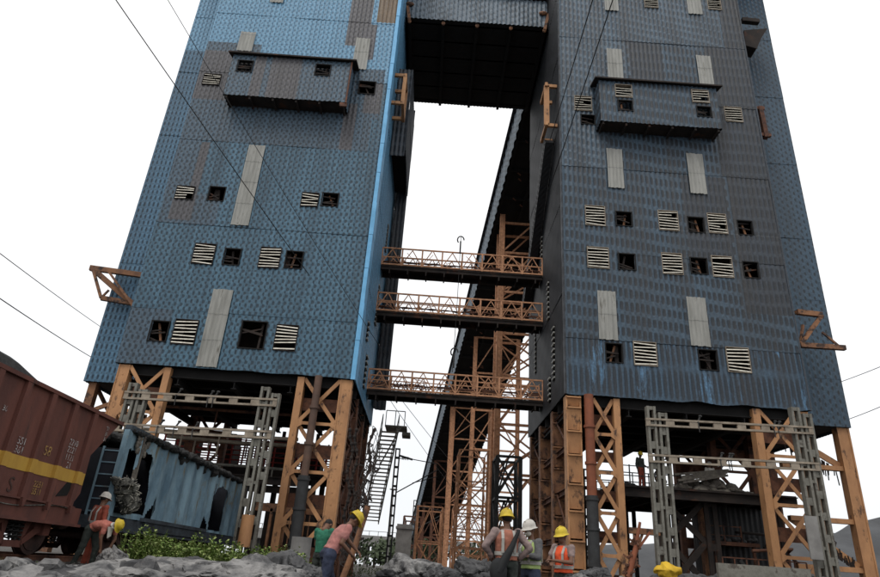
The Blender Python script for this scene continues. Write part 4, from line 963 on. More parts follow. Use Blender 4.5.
# ---------------------------------------------------------------- wagons
def text_obj(body, size, m_, parent, loc, name='lettering'):
    cu = bpy.data.curves.new('txt','FONT'); cu.body = body; cu.size = size; cu.extrude = .002; cu.space_line = .85; cu.align_x = 'CENTER'
    tmp = bpy.data.objects.new('tmp', cu); link(tmp); bpy.context.view_layer.update()
    me = bpy.data.meshes.new_from_object(tmp.evaluated_get(bpy.context.evaluated_depsgraph_get())); bpy.data.objects.remove(tmp)
    me.name = name; me.materials.clear(); me.materials.append(m_); o = link(bpy.data.objects.new(name, me))
    # text faces +X, reading along +Y reversed? seen from +X side, left-to-right is -Y..+Y -> +Y is right
    me.transform(Matrix(((0,0,1,0),(1,0,0,0),(0,1,0,0),(0,0,0,1)))); me.transform(Matrix.Translation(V(loc)-wloc(parent))); o.parent = parent; return o
def wheelset(parent, y, xs, m_, zr):
    mb = MB()
    for x in xs:
        mb.tube([(x-.07,y,zr+.5),(x+.07,y,zr+.5)],.5,28); mb.tube([(x+.07,y,zr+.5),(x+.09,y,zr+.5)],.42,24); mb.tube([(x+.07,y,zr+.5),(x+.16,y,zr+.5)],.13,12); mb.tube([(x-.1,y,zr+.5),(x-.07,y,zr+.5)],.53,28)
    mb.tube([(xs[0],y,zr+.5),(xs[-1],y,zr+.5)],.09,10); mb.build('wheelset', m_, parent)
def bogie(parent, yc, x1, x0, zr, m_):
    for y in (yc-1.,yc+1.): wheelset(parent, y, (x0,x1-.18), M['wag_dark'], zr)
    for xs_ in (x1, x0-.1):
        mb = MB(); z = zr
        # cast three-piece side frame: top chord, sagging bottom chord, columns, pedestal ends
        mb.prism([(yc-1.25,z+.78),(yc-1.2,z+.9),(yc-.6,z+.98),(yc+.6,z+.98),(yc+1.2,z+.9),(yc+1.25,z+.78),(yc+.6,z+.83),(yc-.6,z+.83)],'x',xs_-.06,xs_+.08)
        for s_ in (-1,1):
            mb.prism([(yc+s_*1.25,z+.78),(yc+s_*1.25,z+.42),(yc+s_*1.12,z+.42),(yc+s_*1.08,z+.82)],'x',xs_-.05,xs_+.07); mb.prism([(yc+s_*.88,z+.84),(yc+s_*.9,z+.45),(yc+s_*.78,z+.42),(yc+s_*.30,z+.16),(yc+s_*.30,z+.3),(yc+s_*.62,z+.52),(yc+s_*.62,z+.84)],'x',xs_-.05,xs_+.07)
            mb.prism([(yc+s_*.62,z+.84),(yc+s_*.3,z+.84),(yc+s_*.3,z+.3),(yc+s_*.4,z+.38)],'x',xs_-.03,xs_+.05)
            mb.box((xs_-.02,yc+s_*1.0-.13,z+.4),(xs_+.14,yc+s_*1.0+.13,z+.66))
        mb.box((xs_-.05,yc-.32,z+.14),(xs_+.07,yc+.32,z+.27)); mb.build('side_frame', m_, parent)
        mb = MB()
        for k in (-.17,.03,.2):
            pts = [(xs_+.02+.07*math.cos(t_*.9),yc+k+.07*math.sin(t_*.9),z+.28+t_*.0125) for t_ in range(40)]; mb.tube(pts,.018,5)
        mb.build('coil_springs', M['dark_steel'], parent)
    mb = MB(); mb.box((x0,yc-.2,zr+.62),(x1,yc+.2,zr+.8)); mb.build('bolster', M['wag_dark'], parent)
ZR = -.27
def red_wagon():
    X1 = -8.; X0 = -11.1; Y0 = 3.6; Y1 = 15.45
    t = thing('coal_wagon', 'maroon coal wagon with a yellow stripe at the left edge', 'wagon', (-9.5,10,ZR), 'coal wagons on the track')
    zb, zt = .78, 2.87
    mb = MB()   # side panels as closed thin plates
    for x, s_ in ((X1-.05,1),(X0+.05,-1)):
        mb.prism([(Y0,zb),(Y1-.25,zb),(Y1,zb+.3),(Y1-.02,1.95),(Y1+.55,2.5),(Y1+.95,zt),(Y0,zt)],'x',x-.02,x+.02)
    mb.prism([(Y1-.35,zb),(Y1-.3,zb),(Y1-.05,1.95),(Y1+.9,zt-.05),(Y1+.85,zt-.03),(Y1-.12,2.0)],'x',X0+.08,X1-.08); mb.box((X0+.08,Y0,zb),(X1-.08,Y0+.06,zt)); mb.box((X0+.08,Y0+.06,zb),(X1-.08,Y1-.36,zb+.06))
    body = mb.build('body', M['wag_red'], t)
    mb = MB(); mb.box((X1-.06,Y0,zt),(X1+.06,Y1+1.,zt+.08)); mb.box((X0-.06,Y0,zt),(X0+.06,Y1+1.,zt+.08)); mb.box((X0,Y1+.9,zt),(X1,Y1+1.,zt+.08)); mb.build('top_rail', M['wag_red'], body)
    y = Y1-.4; 
    while y > Y0:
        mb = MB(); w = .085
        mb.prism([(y-w,zt-.002),(y+w,zt-.002),(y+w,zb-.05),(y-w,zb-.05)],'x',X1-.028,X1+.05); mb.prism([(y-.07,zb-.002),(y+.07,zb-.002),(y+.03,zb-.16),(y-.03,zb-.16)],'x',X1-.02,X1+.09)
        mb.build('side_stake', M['wag_red'], body); y -= .92
    mb = MB(); y = Y0; rnd = random.Random(2)
    yy = Y1-.03
    while yy > Y0:   # stripe segments between stakes and over them
        mb.box((X1-.028,max(Y0,yy-.92-.0),1.26),(X1-.018,yy-.001,1.52)); yy -= .92
    yy = Y1-.4
    while yy > Y0: mb.box((X1-.026,yy-.092,1.26),(X1+.056,yy+.092,1.52)); yy -= .92
    mb.build('yellow_stripe', M['yellow'], body)
    # triangular hole patch
    mb = MB(); mb.prism([(14.45,.92),(14.9,.98),(14.95,1.12),(14.93,1.38),(14.7,1.2)],'x',X1-.027,X1-.019); mb.build('torn_hole', M['black'], body)
    text_obj('2210\n2221\n1121\n  21', .19, M['white_paint'], body, (X1-.02,14.55,2.02)); text_obj('551\n361', .2, M['white_paint'], body, (X1-.02,12.7,1.72)); text_obj('58', .28, M['yellow_mark'], body, (X1-.02,13.65,1.66))
    text_obj('2251\n5511', .17, M['yellow_mark'], body, (X1-.02,13.7,1.02)); text_obj('S', .4, M['wag_dark'], body, (X1-.02,12.8,.84)); text_obj('20\n31\n31', .15, M['white_paint'], body, (X1-.02,15.86,2.62)); text_obj('. 36', .15, M['white_paint'], body, (X1-.02,11.85,2.2)); text_obj('21', .14, M['white_paint'], body, (X1-.02,11.8,1.08))
    mb = MB(); n = 40; vs = []
    ys = [Y0+.1+i*(Y1+.5-Y0)/n for i in range(n+1)]; xs_ = [X0+.1+j*(X1-X0-.2)/12 for j in range(13)]
    for y in ys:
        for j,x in enumerate(xs_):
            e = min(1,2.3*(1-abs(j/6-1)**2)); vs.append((x,y,2.76+.85*e*(1-max(0,(y-11.2)/4.6)**1.2)*(.85+.35*N.noise(V((x,y*.7,0))))+.05*N.noise(V((x*4,y*4,0)))))
    mb.add(vs,[(i*13+j,i*13+j+1,(i+1)*13+j+1,(i+1)*13+j) for i in range(n) for j in range(12)],0,True)
    o = mb.build('coal_load', M['coal']); rebase(o,(-9.5,10,2.6)); tag(o,'heaped coal filling the maroon wagon','coal',kind='stuff')
    # underframe
    mb = MB(); mb.box((X1-.22,Y0,.42),(X1-.02,Y1+.25,.76)); mb.box((X0+.02,Y0,.42),(X0+.22,Y1+.25,.76)); mb.box((X0+.3,Y1+.05,.4),(X1-.25,Y1+.3,.75)); mb.box((-9.8,Y0,.4),(-9.3,Y1+.2,.7))
    mb.box((X1-.03,Y0,.36),(X1+.06,Y1+.25,.42)); mb.box((X1-.03,Y0,.745),(X1+.05,Y1-.2,.775))
    mb.build('underframe', M['wag_red'], t)
    mb = MB(); mb.prism([(12.1,.40),(13.3,.40),(12.45,-.02),(12.2,-.02)],'x',X1-.18,X1-.14); mb.prism([(11.,.40),(12.05,.40),(11.9,-.02),(11.7,-.02)],'x',X1-.18,X1-.14); mb.box((X0+.6,7,-.0),(X1-.6,11.6,.42)); mb.build('hopper_door', M['wag_red'], t)
    mb = MB(); pts = [(X1+.02,12.+i*.25,.68-.06*math.sin(i*.45)-.0*i) for i in range(13)]; mb.tube(pts,.012,5); mb.build('brake_cable', M['net'], t)
    mb = MB()
    for z in (.95,1.25,1.55,1.85): mb.beam((X1-.9,Y1+.14,z),(X1-.45,Y1+.14,z),.03,.03)
    for x in (X1-.9,X1-.45): mb.beam((x,Y1+.14,.5),(x,Y1+.3,2.1),.04,.04)
    mb.build('end_ladder', M['grey_steel'], t)
    mb = MB(); mb.box((X1-1.2,Y1-.02,.8),(X1-.3,Y1+.1,1.6)); mb.build('end_box', M['wag_bdark'], t)
    mb = MB(); mb.tube([(-9.55,Y1+.3,.35),(-9.55,Y1+.85,.35)],.1,8); mb.box((-9.7,Y1+.75,.22),(-9.4,Y1+1.02,.5)); mb.build('coupler', M['wag_dark'], t)
    for x in (X1-.6,X0+.6): mb = MB(); mb.tube([(x,Y1+.28,.5),(x,Y1+.65,.5)],.09,10); mb.tube([(x,Y1+.65,.5),(x,Y1+.7,.5)],.2,14); mb.build('buffer', M['wag_dark'], t)
    bogie(t, 13.85, X1-.35, X0+.8, ZR, M['wag_red']); bogie(t, 5.6, X1-.35, X0+.8, ZR, M['wag_red'])
    return t
red_wagon()
def blue_wagon():
    X1 = -8.; X0 = -11.1; Y0 = 16.9; Y1 = 29.4; zb, zt = .72, 2.86
    t = thing('coal_wagon', 'rusted-through faded blue coal wagon with large torn openings', 'wagon', (-9.5,23,ZR), 'coal wagons on the track')
    mb = MB(); ys = [Y0+i*.03 for i in range(int((Y1-Y0)/.03)+1)]
    def opening(y, z):
        w = .05*N.noise(V((y*3,z*3,0)))+.035*N.noise(V((y*13,z*13,3)))
        if Y0+.25+w*.5 < y < Y0+.80 and .8 < z < 2.42+w: return True            # first gap by the end post
        dy = (y-(18.35))/(.72+.12*(2.5-z)/1.5); 
        if abs(dy)<1+w and .86+.0*w < z and z < 2.55-1.0*abs(dy)**2.5+w: return True
        if 19.3+w < y < 19.75 and .72 < z < 1.45-abs(y-19.55)*3+w: return True
        if 24.2 < y < 24.75 and .75+w < z < 1.25-abs(y-24.5)*2+w: return True
        dy = (y-25.9)/.72
        if abs(dy)<1+w*2 and z > .8 and z < 2.5-.5*abs(dy)**2.5+w*1.5: return True
        dy = (y-25.0)/.22
        if abs(dy)<1+w*3 and z > 1.0 and z < 2.45-.3*(25.4-y)+w*3: return True
        return False
    zs = [zb+i*.03 for i in range(int((zt-zb)/.03)+2)]; idx = {}; vs = []; fs = []
    def vid(i,j):
        if (i,j) not in idx:
            y = ys[i]; z = zs[j]; r_ = ((y-Y0)/.86)%1.0; rib = .11 if r_ < .22 else (.0 if .34 < r_ < .88 else (.11*(1-(r_-.22)/.12) if r_ < .5 else .11*(r_-.88)/.12))
            idx[(i,j)] = len(vs); vs.append((X1+rib-.04+.016*N.noise(V((y*1.3,z*1.7,2))),y,z))
        return idx[(i,j)]
    for i in range(len(ys)-1):
        for j in range(len(zs)-1):
            if not opening(ys[i]+.015, zs[j]+.015): fs.append((vid(i,j),vid(i+1,j),vid(i+1,j+1),vid(i,j+1)))
    mb.add(vs,fs); 
    body = mb.build('body', M['wag_blue'], t)
    mb = MB(); mb.box((X0+.06,Y0+.06,zb),(X1-.12,Y1-.06,zb+.06)); mb.box((X0,Y1-.05,zb),(X1-.1,Y1,zt)); mb.box((X0,Y0,zb),(X0+.05,Y1-.06,zt)); mb.box((X0+.06,21.2,zb+.07),(X1-.12,21.25,zt-.2)); mb.box((X0+.06,Y0,zb+.07),(X1-.1,Y0+.05,zt-.5)); mb.box((X0+1.0,Y0+.1,zb+.06),(X0+1.05,Y1-.1,zt-.1)); mb.build('inner_floor', M['wag_in'], body)
    mb = MB(); mb.box((X1-.08,Y0-.02,zt),(X1+.09,Y1,zt+.13)); mb.box((X0-.06,Y0,zt),(X0+.06,Y1,zt+.1)); mb.box((X1-.06,Y1-.1,.6),(X1+.06,Y1,zt)); mb.build('top_rail', M['wag_bdark'], body)
    mb = MB(); mb.beam((X1,Y0+.02,.5),(X1,Y0+.02,zt),.14,.16); mb.beam((X1-.5,Y0,.5),(X1-.5,Y0,2.4),.05,.05)
    for k in range(6): mb.beam((X1-.5,Y0,.8+k*.3),(X1-.06,Y0,.8+k*.3),.03,.03)
    mb.build('end_post', M['wag_blue'], body)
    mb = MB(); mb.beam((X1+.02,Y0+1.,.9),(X1+.05,Y0+.92,zt),.1,.1); rnd = random.Random(31)
    for k in range(50): z = rnd.uniform(1.,zt); mb.ell((X1+.05,Y0+.96+rnd.uniform(-.06,.06)*(1+max(0,z-2)),z),.03,.04,.05,0,6,4)
    for k in range(40): mb.ell((X1+.03,Y0+1.+rnd.uniform(-.35,.45),zt-rnd.uniform(0,.5)),.04,.1,.08,0,6,4)
    mb.build('crusted_stake', M['sack'], body)
    mb = MB(); mb.box((X1-.2,Y0-.05,.42),(X1,Y1,.70)); mb.box((X0,Y0,.42),(X0+.2,Y1,.70)); mb.box((X1-.02,Y0,.36),(X1+.10,Y1,.42)); mb.box((X0+.25,Y0-.1,.4),(X1-.22,Y0+.1,.7)); mb.build('underframe', M['wag_bdark'], t)
    mb = MB(); mb.box((X1-.04,19.0,.70),(X1+.13,24.6,.80)); mb.box((X1+.0,19.2,.46),(X1+.08,24.8,.70)); mb.build('side_sill', M['wag_bdark'], t)
    mb = MB(); mb.beam((X1-.2,20.5,.4),(X1-.2,23.5,.1),.08,.08); mb.beam((X1-.2,20.,.1),(X1-.2,22,.4),.08,.08); mb.box((X0+.6,20,0),(X1-.6,24,.4)); mb.build('brake_gear', M['wag_dark'], t)
    bogie(t, 19.2, X1-.35, X0+.8, ZR, M['wag_dark']); bogie(t, 27.2, X1-.35, X0+.8, ZR, M['wag_dark'])
    return t
blue_wagon()
# coal crust on the blue wagon rim
pile('coal_crust','crust of coal rubble along the top of the blue wagon','coal',(-9.5,23.,2.75),1.45,6.,.3,330,M['coal'],41, el=(.15,.4))
pile('coal_crust','ragged crust of coal hanging over the near rim of the blue wagon','coal',(-8.02,23.,2.88),.16,6.,.16,420,M['coal'],43, el=(.07,.2))
# tangled scrap spilling out of the opening
mb = MB(); c = PX(127,497,-7.75)
rnd = random.Random(8)
for (dy,dz,r1,r2) in ((.22,-.16,.32,.26),(.0,.02,.32,.26),(-.25,.2,.24,.18),(-.5,.32,.15,.11)): mb.ell(c+V((0,dy,dz)),.25,r1,r2,0,30,18)
for q in range(len(mb.v)): p_ = V(mb.v[q]); mb.v[q] = tuple(p_+V((N.noise(p_*3),N.noise(p_*3+V((5,0,0))),N.noise(p_*3+V((0,5,0)))))*.12+V((N.noise(p_*9),N.noise(p_*9+V((5,0,0))),N.noise(p_*9+V((0,5,0)))))*.08)
src = list(mb.v)
for i in range(260):
    p_ = V(rnd.choice(src))+V((.03,0,0)); d = V((rnd.gauss(0,1),rnd.gauss(0,1),rnd.gauss(0,1))).normalized()*rnd.uniform(.03,.09)
    if rnd.random() < .6: mb.tube([p_-d,p_+V((.02,0,0)),p_+d],.007,4,1)
    else: mb.ell(p_,.03,.05,.035,rnd.choice((0,2)),5,3)
o = mb.build('scrap_bale', [M['net'],M['slat'],M['coal']]); rebase(o,c+V((0,0,-.6))); tag(o,'bulging bale of netted grey scrap spilling from the blue wagon','scrap bale')

# rails and sleepers
t = thing('rail', 'steel rail under the near side wheels of the wagons', 'rail', (-8.5,20,ZR-.16)); 
mb = MB(); mb.box((-8.62,2,ZR-.03),(-8.55,60,ZR-.001)); mb.box((-8.6,2,ZR-.14),(-8.57,60,ZR-.03)); mb.box((-8.66,2,ZR-.16),(-8.51,60,ZR-.14)); mb.build('rail_bar', M['rust'], t)
t = thing('rail', 'steel rail under the far side wheels of the wagons', 'rail', (-10.2,20,ZR-.16))
mb = MB(); mb.box((-10.33,2,ZR-.03),(-10.26,60,ZR-.001)); mb.box((-10.31,2,ZR-.14),(-10.28,60,ZR-.03)); mb.box((-10.37,2,ZR-.16),(-10.22,60,ZR-.14)); mb.build('rail_bar', M['rust'], t)

# ---------------------------------------------------------------- rocks
def boulder(c, r, seed, m_, label, flat=.6, amp=.45, group='grey boulders in the foreground', sub=5):
    bm = bmesh.new(); bmesh.ops.create_icosphere(bm, subdivisions=sub, radius=1); off = V((seed*3.7,seed*1.3,0))
    cuts = [V((random.Random(seed*9+k).gauss(0,1),random.Random(seed*9+k+50).gauss(0,1),random.Random(seed*9+k+90).gauss(0,1))).normalized() for k in range(9)]
    for v_ in bm.verts:
        p_ = v_.co.copy(); s_ = 1+amp*N.noise(p_*1.2+off)+.2*N.noise(p_*3+off)+.07*N.noise(p_*8+off)
        for cvec in cuts:
            d = p_.dot(cvec)*s_
            if d > .72: s_ *= .72/d
        # layered ledges
        q = p_*s_; q += p_*(.10*(abs(N.noise(p_*4+off))-.2)-.12*max(0,.12-abs(N.noise(p_*2.2+off)))/.12); q.z += .05*math.sin(q.z*11+3*N.noise(p_*1.5+off)); v_.co = V((q.x*r[0],q.y*r[1],q.z*r[2]*flat))
    me = bpy.data.meshes.new('boulder'); bm.to_mesh(me); bm.free(); me.materials.append(m_)
    o = link(bpy.data.objects.new('boulder', me)); o.location = c; o.rotation_euler = (0,0,seed*1.7); tag(o, label, 'boulder', group); return o
BL = [ # u, v(top), Y, rx, ry, rz, dark, label
 (119,554,13.9,.36,.4,.5,0,'knobbly grey boulder right beside the bending worker'),
 (60,571,8.6,.75,.5,.22,0,'flat grey slab at the lower left, left of the bending worker feet'),
 (95,569,8.,1.,.6,.24,0,'broad pale slab directly below the bending worker'),
 (170,562,8.2,1.15,.7,.35,0,'large pale slab below the green shrubs'),
 (215,566,7.6,.8,.6,.3,0,'cracked grey slab below the middle of the shrubs'),
 (186,560,9.4,.4,.4,.3,1,'dark angular stone atop the slabs under the shrubs'),
 (262,568,7.4,.55,.5,.32,0,'grey slab just left of the big dark boulder'),
 (285,557,7.8,.5,.5,.5,1,'big dark boulder left of the blue tower foot'),
 (306,566,8.2,.3,.3,.34,1,'small dark boulder right of the big dark one'),
 (240,570,9,.3,.3,.2,1,'small dark stone between the slabs and the big dark boulder'),
 (418,565,9.5,.5,.5,.4,0,'rounded grey boulder in the gap between the towers'),
 (444,571,9.,.3,.3,.25,1,'dark stone right of the gap boulder'),
 (395,571,9.6,.28,.3,.25,1,'low dark stone left of the gap boulder'),
 (478,565,13.,.55,.5,.45,1,'dark stone heap left of the man in the orange vest'),
 (20,575,8.,.5,.4,.15,0,'thin slab in the bottom left corner'),
 (135,574,7.,.9,.5,.2,0,'nearest long pale slab at the bottom edge'),
 (576,575,12.,.3,.3,.3,0,'grey stone at the battened pillar foot'),
 (600,570,13.5,.35,.4,.45,1,'dark stone in front of the charcoal pipe'),
]
for i,(u,v,Y,rx,ry,rz,dk,lab) in enumerate(BL):
    p_ = P(u,v,Y); boulder((p_.x,Y,p_.z-rz*.5),(rx,ry,rz*1.0),i+1,M['rock_dark'] if dk else M['rock'],lab, flat=.75)
# the bank the slabs rest on
mb = MB(); n = 60; k = 16; vs = []
for i in range(n+1):
    x = -6.5+12.5*i/n
    for j in range(k+1):
        y = 5.2+j*.35; e = math.sin(math.pi*j/k)**.6; base = -.72 if x > 1 else -.62
        h = (.22 if x < -.6 else .15)*e*(1+.25*N.noise(V((x*.9,y*.9,4)))); vs.append((x,y,base-.1+h+.06*N.noise(V((x*4,y*4,1)))))
mb.add(vs,[(i*(k+1)+j,(i+1)*(k+1)+j,(i+1)*(k+1)+j+1,i*(k+1)+j+1) for i in range(n) for j in range(k)],0,True)
tag(mb.build('earth_bank', M['rock_dark']), kind='structure')
pile('rubble_slope','jumble of broken grey stone lumps strewn along the foreground bank','rubble',(-3.4,7.3,-.42),3.2,1.0,.22,420,M['rock'],61, el=(.05,.26))
pile('rubble_slope','dark broken coal lumps strewn among the foreground slabs','rubble',(-2.6,7.6,-.44),3.4,1.1,.26,480,M['rock_dark'],62, el=(.06,.26))
pile('rubble_slope','broken stone and coal lumps before the workers at the right pillar','rubble',(2.2,9.4,-.62),3.2,1.,.26,300,M['rock_dark'],63, el=(.05,.2))
def stones(name, label, x0,x1,y0,y1,n,s0,s1,m_,seed,z=None):
    rnd = random.Random(seed); mb = MB()
    for i in range(n):
        x = rnd.uniform(x0,x1); y = rnd.uniform(y0,y1); s_ = rnd.uniform(s0,s1); mb.ell((x,y,(gz(x,y) if z is None else z)+s_*.3),s_,s_*rnd.uniform(.6,1),s_*.6,0,5,3,Matrix.Rotation(rnd.uniform(0,3),3,'Z'))
    mb.sm = [False]*len(mb.sm); tag(mb.build(name,m_), label, 'gravel', kind='stuff')
stones('ballast_stones','loose grey ballast stones beside the wagons and the track',-8.2,-3.5,10,20,1500,.02,.07,M['gravel'],3)
stones('ballast_stones','scattered stones and coal lumps on the ground between the towers',-4,8,13,34,1300,.03,.1,M['rock_dark'],4)

# ---------------------------------------------------------------- greenery
def weeds(name, label, cat, area, n, h0, h1, seed, m_pair, lw=.035, leaves=14, grp=None):
    rnd = random.Random(seed); mb = MB()
    for i in range(n):
        x, y, dens = area(rnd); g = gz(x,y); h = rnd.uniform(h0,h1)*dens; lean = V((rnd.gauss(0,.18),rnd.gauss(0,.18),1)).normalized()
        pts = [V((x,y,g-.03))+lean*h*t_+V((0,0,0)) for t_ in (0,.5,1)]; mb.tube(pts,[.008,.006,.003],3,0,False)
        for k in range(leaves):
            t_ = rnd.uniform(.15,1.05); c = V((x,y,g))+lean*h*t_; a_ = rnd.uniform(0,6.28); d = V((math.cos(a_),math.sin(a_),rnd.uniform(-.1,.9))).normalized(); L = rnd.uniform(.06,.15)*(1.25-.5*t_); s_ = d.cross(V((0,0,1))).normalized()*lw*rnd.uniform(.7,1.3)
            q = c+d*L*.5+V((0,0,.02)); mb.add([c,q+s_,c+d*L,q-s_],[(0,1,2,3)],0 if rnd.random()<.55 else 1)
    return tag(mb.build(name, list(m_pair)), label, cat, grp, 'stuff')
def strip(rnd):
    t_ = rnd.random(); x = -6.35+3.5*t_+rnd.gauss(0,.2); y = 15.6+1.2*t_+rnd.gauss(0,.7); return x, y, .75+.35*N.noise(V((x*1.2,y*1.2,0)))+.15*rnd.random()
weeds('green_weeds','bright green leafy weeds growing in front of the blue wagon','weeds',strip,950,.3,1.0,3,(M['leaf'],M['leaf_pale']))
def strip2(rnd): x = rnd.uniform(-5.2,-3.0); return x, rnd.uniform(17,22), .8
weeds('green_weeds','thinner greyish weeds at the right end of the green strip','weeds',strip2,260,.3,.8,5,(M['grass'],M['leaf_pale']))
def gr(rnd): return rnd.uniform(-7.6,-5.6), rnd.uniform(9.2,10.8), 1
weeds('grass_tuft','thin green grass in the bottom left corner','grass',gr,300,.05,.14,6,(M['grass'],M['leaf']),.012,5)
def gr2(rnd): return rnd.uniform(-6,8), rnd.uniform(34,60), 1
weeds('ground_scrub','sparse scrub on the ground between the towers','scrub',gr2,500,.2,.6,7,(M['grass'],M['leaf_far']),.05,8)
for k,(u,v,Y) in enumerate(((575,548,19),(585,552,20),(604,545,21))):
    p_ = P(u,v,Y)

# ---------------------------------------------------------------- cables
def cable(p, q, sag, r, label, n=24):
    p, q = V(p), V(q); mb = MB(); mb.tube([p.lerp(q,i/n)+V((0,0,-sag*4*(i/n)*(1-i/n))) for i in range(n+1)], r, 5)
    o = mb.build('overhead_cable', M['wire']); rebase(o, p); tag(o, label, 'cable', 'overhead cables')
def cable2(a, b, Ya, Yb, ext0, ext1, sag, r, label):
    p, q = P(*a,Ya), P(*b,Yb); d = q-p; cable(p-d*ext0, q+d*ext1, sag, r, label)
cable2((118,0),(300,262),14,26,.5,.08,.1,.018,'thicker black cable slanting down across the upper left of the blue tower')
cable2((172,0),(382,350),16,26.5,.5,.02,.25,.012,'thin black cable slanting across the middle of the blue tower')
cable2((592,0),(550,140),16,27,.6,.0,.1,.022,'left one of two black cables rising across the dark tower corner')
cable2((612,0),(549,190),16,27,.6,.0,.1,.022,'right one of two black cables rising across the dark tower corner')
cable2((0,252),(100,326),30,52,.3,.1,.1,.025,'upper cable in the sky left of the blue tower')
cable2((0,297),(90,356),30,50,.3,.1,.1,.03,'lower cable in the sky left of the blue tower')
cable2((842,381),(880,366),40,36,.2,.6,.05,.022,'upper cable in the sky right of the dark tower')
cable2((848,419),(880,406),40,36,.2,.6,.05,.022,'lower cable in the sky right of the dark tower')
cable2((393,404),(438,468),42,60,.1,.5,.1,.02,'left overhead-line wire in the gap under the lowest walkway')
cable2((405,404),(452,462),42,60,.1,.5,.1,.02,'right overhead-line wire in the gap under the lowest walkway')
# hoist rope hanging through the walkways
t = thing('hoist_rope', 'thin hoist rope with hooks hanging through the walkways', 'rope', P(449,372,33.2))
mb = MB(); a, b = P(461,236,33.2), P(449,372,33.2); mb.tube([a,V((a.x,33.2,(a.z+b.z)/2)),V((a.x-.05,33.2,b.z))],.018,5); mb.build('rope', M['wire'], t)
for uv in ((461,240),(452,352)): c = P(*uv,33.2); mb = MB(); mb.tube([V((a.x+.2*math.cos(k*.5),33.2,c.z+.25*math.sin(k*.5))) for k in range(9)],.04,6); mb.beam((a.x,33.2,c.z-.9),(a.x,33.2,c.z-.1),.09,.09); mb.build('hook', M['dark_steel'], t)

# ---------------------------------------------------------------- people
def remeshed(mb, name, m_, parent, voxel, fold=0.):
    me = bpy.data.meshes.new('src'); me.from_pydata(mb.v, [], mb.f); tmp = link(bpy.data.objects.new('src', me))
    md = tmp.modifiers.new('r','REMESH'); md.mode = 'VOXEL'; md.voxel_size = voxel; md.use_smooth_shade = True
    sm = tmp.modifiers.new('s','SMOOTH'); sm.factor = .5; sm.iterations = 3
    bpy.context.view_layer.update(); out = bpy.data.meshes.new_from_object(tmp.evaluated_get(bpy.context.evaluated_depsgraph_get()))
    bpy.data.objects.remove(tmp)
    if fold:
        for v_ in out.vertices:
            p_ = v_.co; v_.co = p_+v_.normal*fold*(N.noise(V((p_.x*9,p_.y*9,p_.z*14)))+.5*N.noise(p_*25))
    out.name = name; out.materials.clear(); out.materials.append(m_)
    for po in out.polygons: po.use_smooth = True
    o = link(bpy.data.objects.new(name, out)); o.parent = parent; return o
def tap(mb, p, q, r0, r1, n=12):
    mb.tube([p, V(p).lerp(V(q),.33), V(p).lerp(V(q),.66), q], [r0,r0*.98+(r1-r0)*.2,r0+(r1-r0)*.7,r1], n); mb.ell(p,r0,r0,r0,0,n,8); mb.ell(q,r1,r1,r1,0,n,8)
def torso(mb, pts, wid, dep, side):
    """loft of ellipses; side = lateral axis"""
    n = 18; vs = []; pts = [V(p) for p in pts]
    for i,p in enumerate(pts):
        d = (pts[min(i+1,len(pts)-1)]-pts[max(i-1,0)]).normalized(); s_ = (V(side)-d*V(side).dot(d)).normalized(); f = d.cross(s_)
        for k in range(n): a_ = 2*math.pi*k/n; vs.append(p+s_*wid[i]*math.cos(a_)+f*dep[i]*math.sin(a_))
    m_ = len(pts); mb.add(vs,[(i*n+k,i*n+(k+1)%n,(i+1)*n+(k+1)%n,(i+1)*n+k) for i in range(m_-1) for k in range(n)]+[tuple(range(n))[::-1],tuple(range((m_-1)*n,m_*n))])
STAND = dict(hipL=(.09,0,.90),hipR=(-.09,0,.90),kneeL=(.11,-.03,.49),kneeR=(-.11,-.03,.49),ankL=(.12,0,.09),ankR=(-.12,0,.09),waist=(0,0,1.02),chest=(0,0,1.26),neck=(0,0,1.42),
             shL=(.185,0,1.37),shR=(-.185,0,1.37),elL=(.25,.03,1.10),elR=(-.25,.03,1.10),haL=(.27,-.05,.86),haR=(-.27,-.05,.86),head=(0,-.03,1.56),look=(0,-1,0))
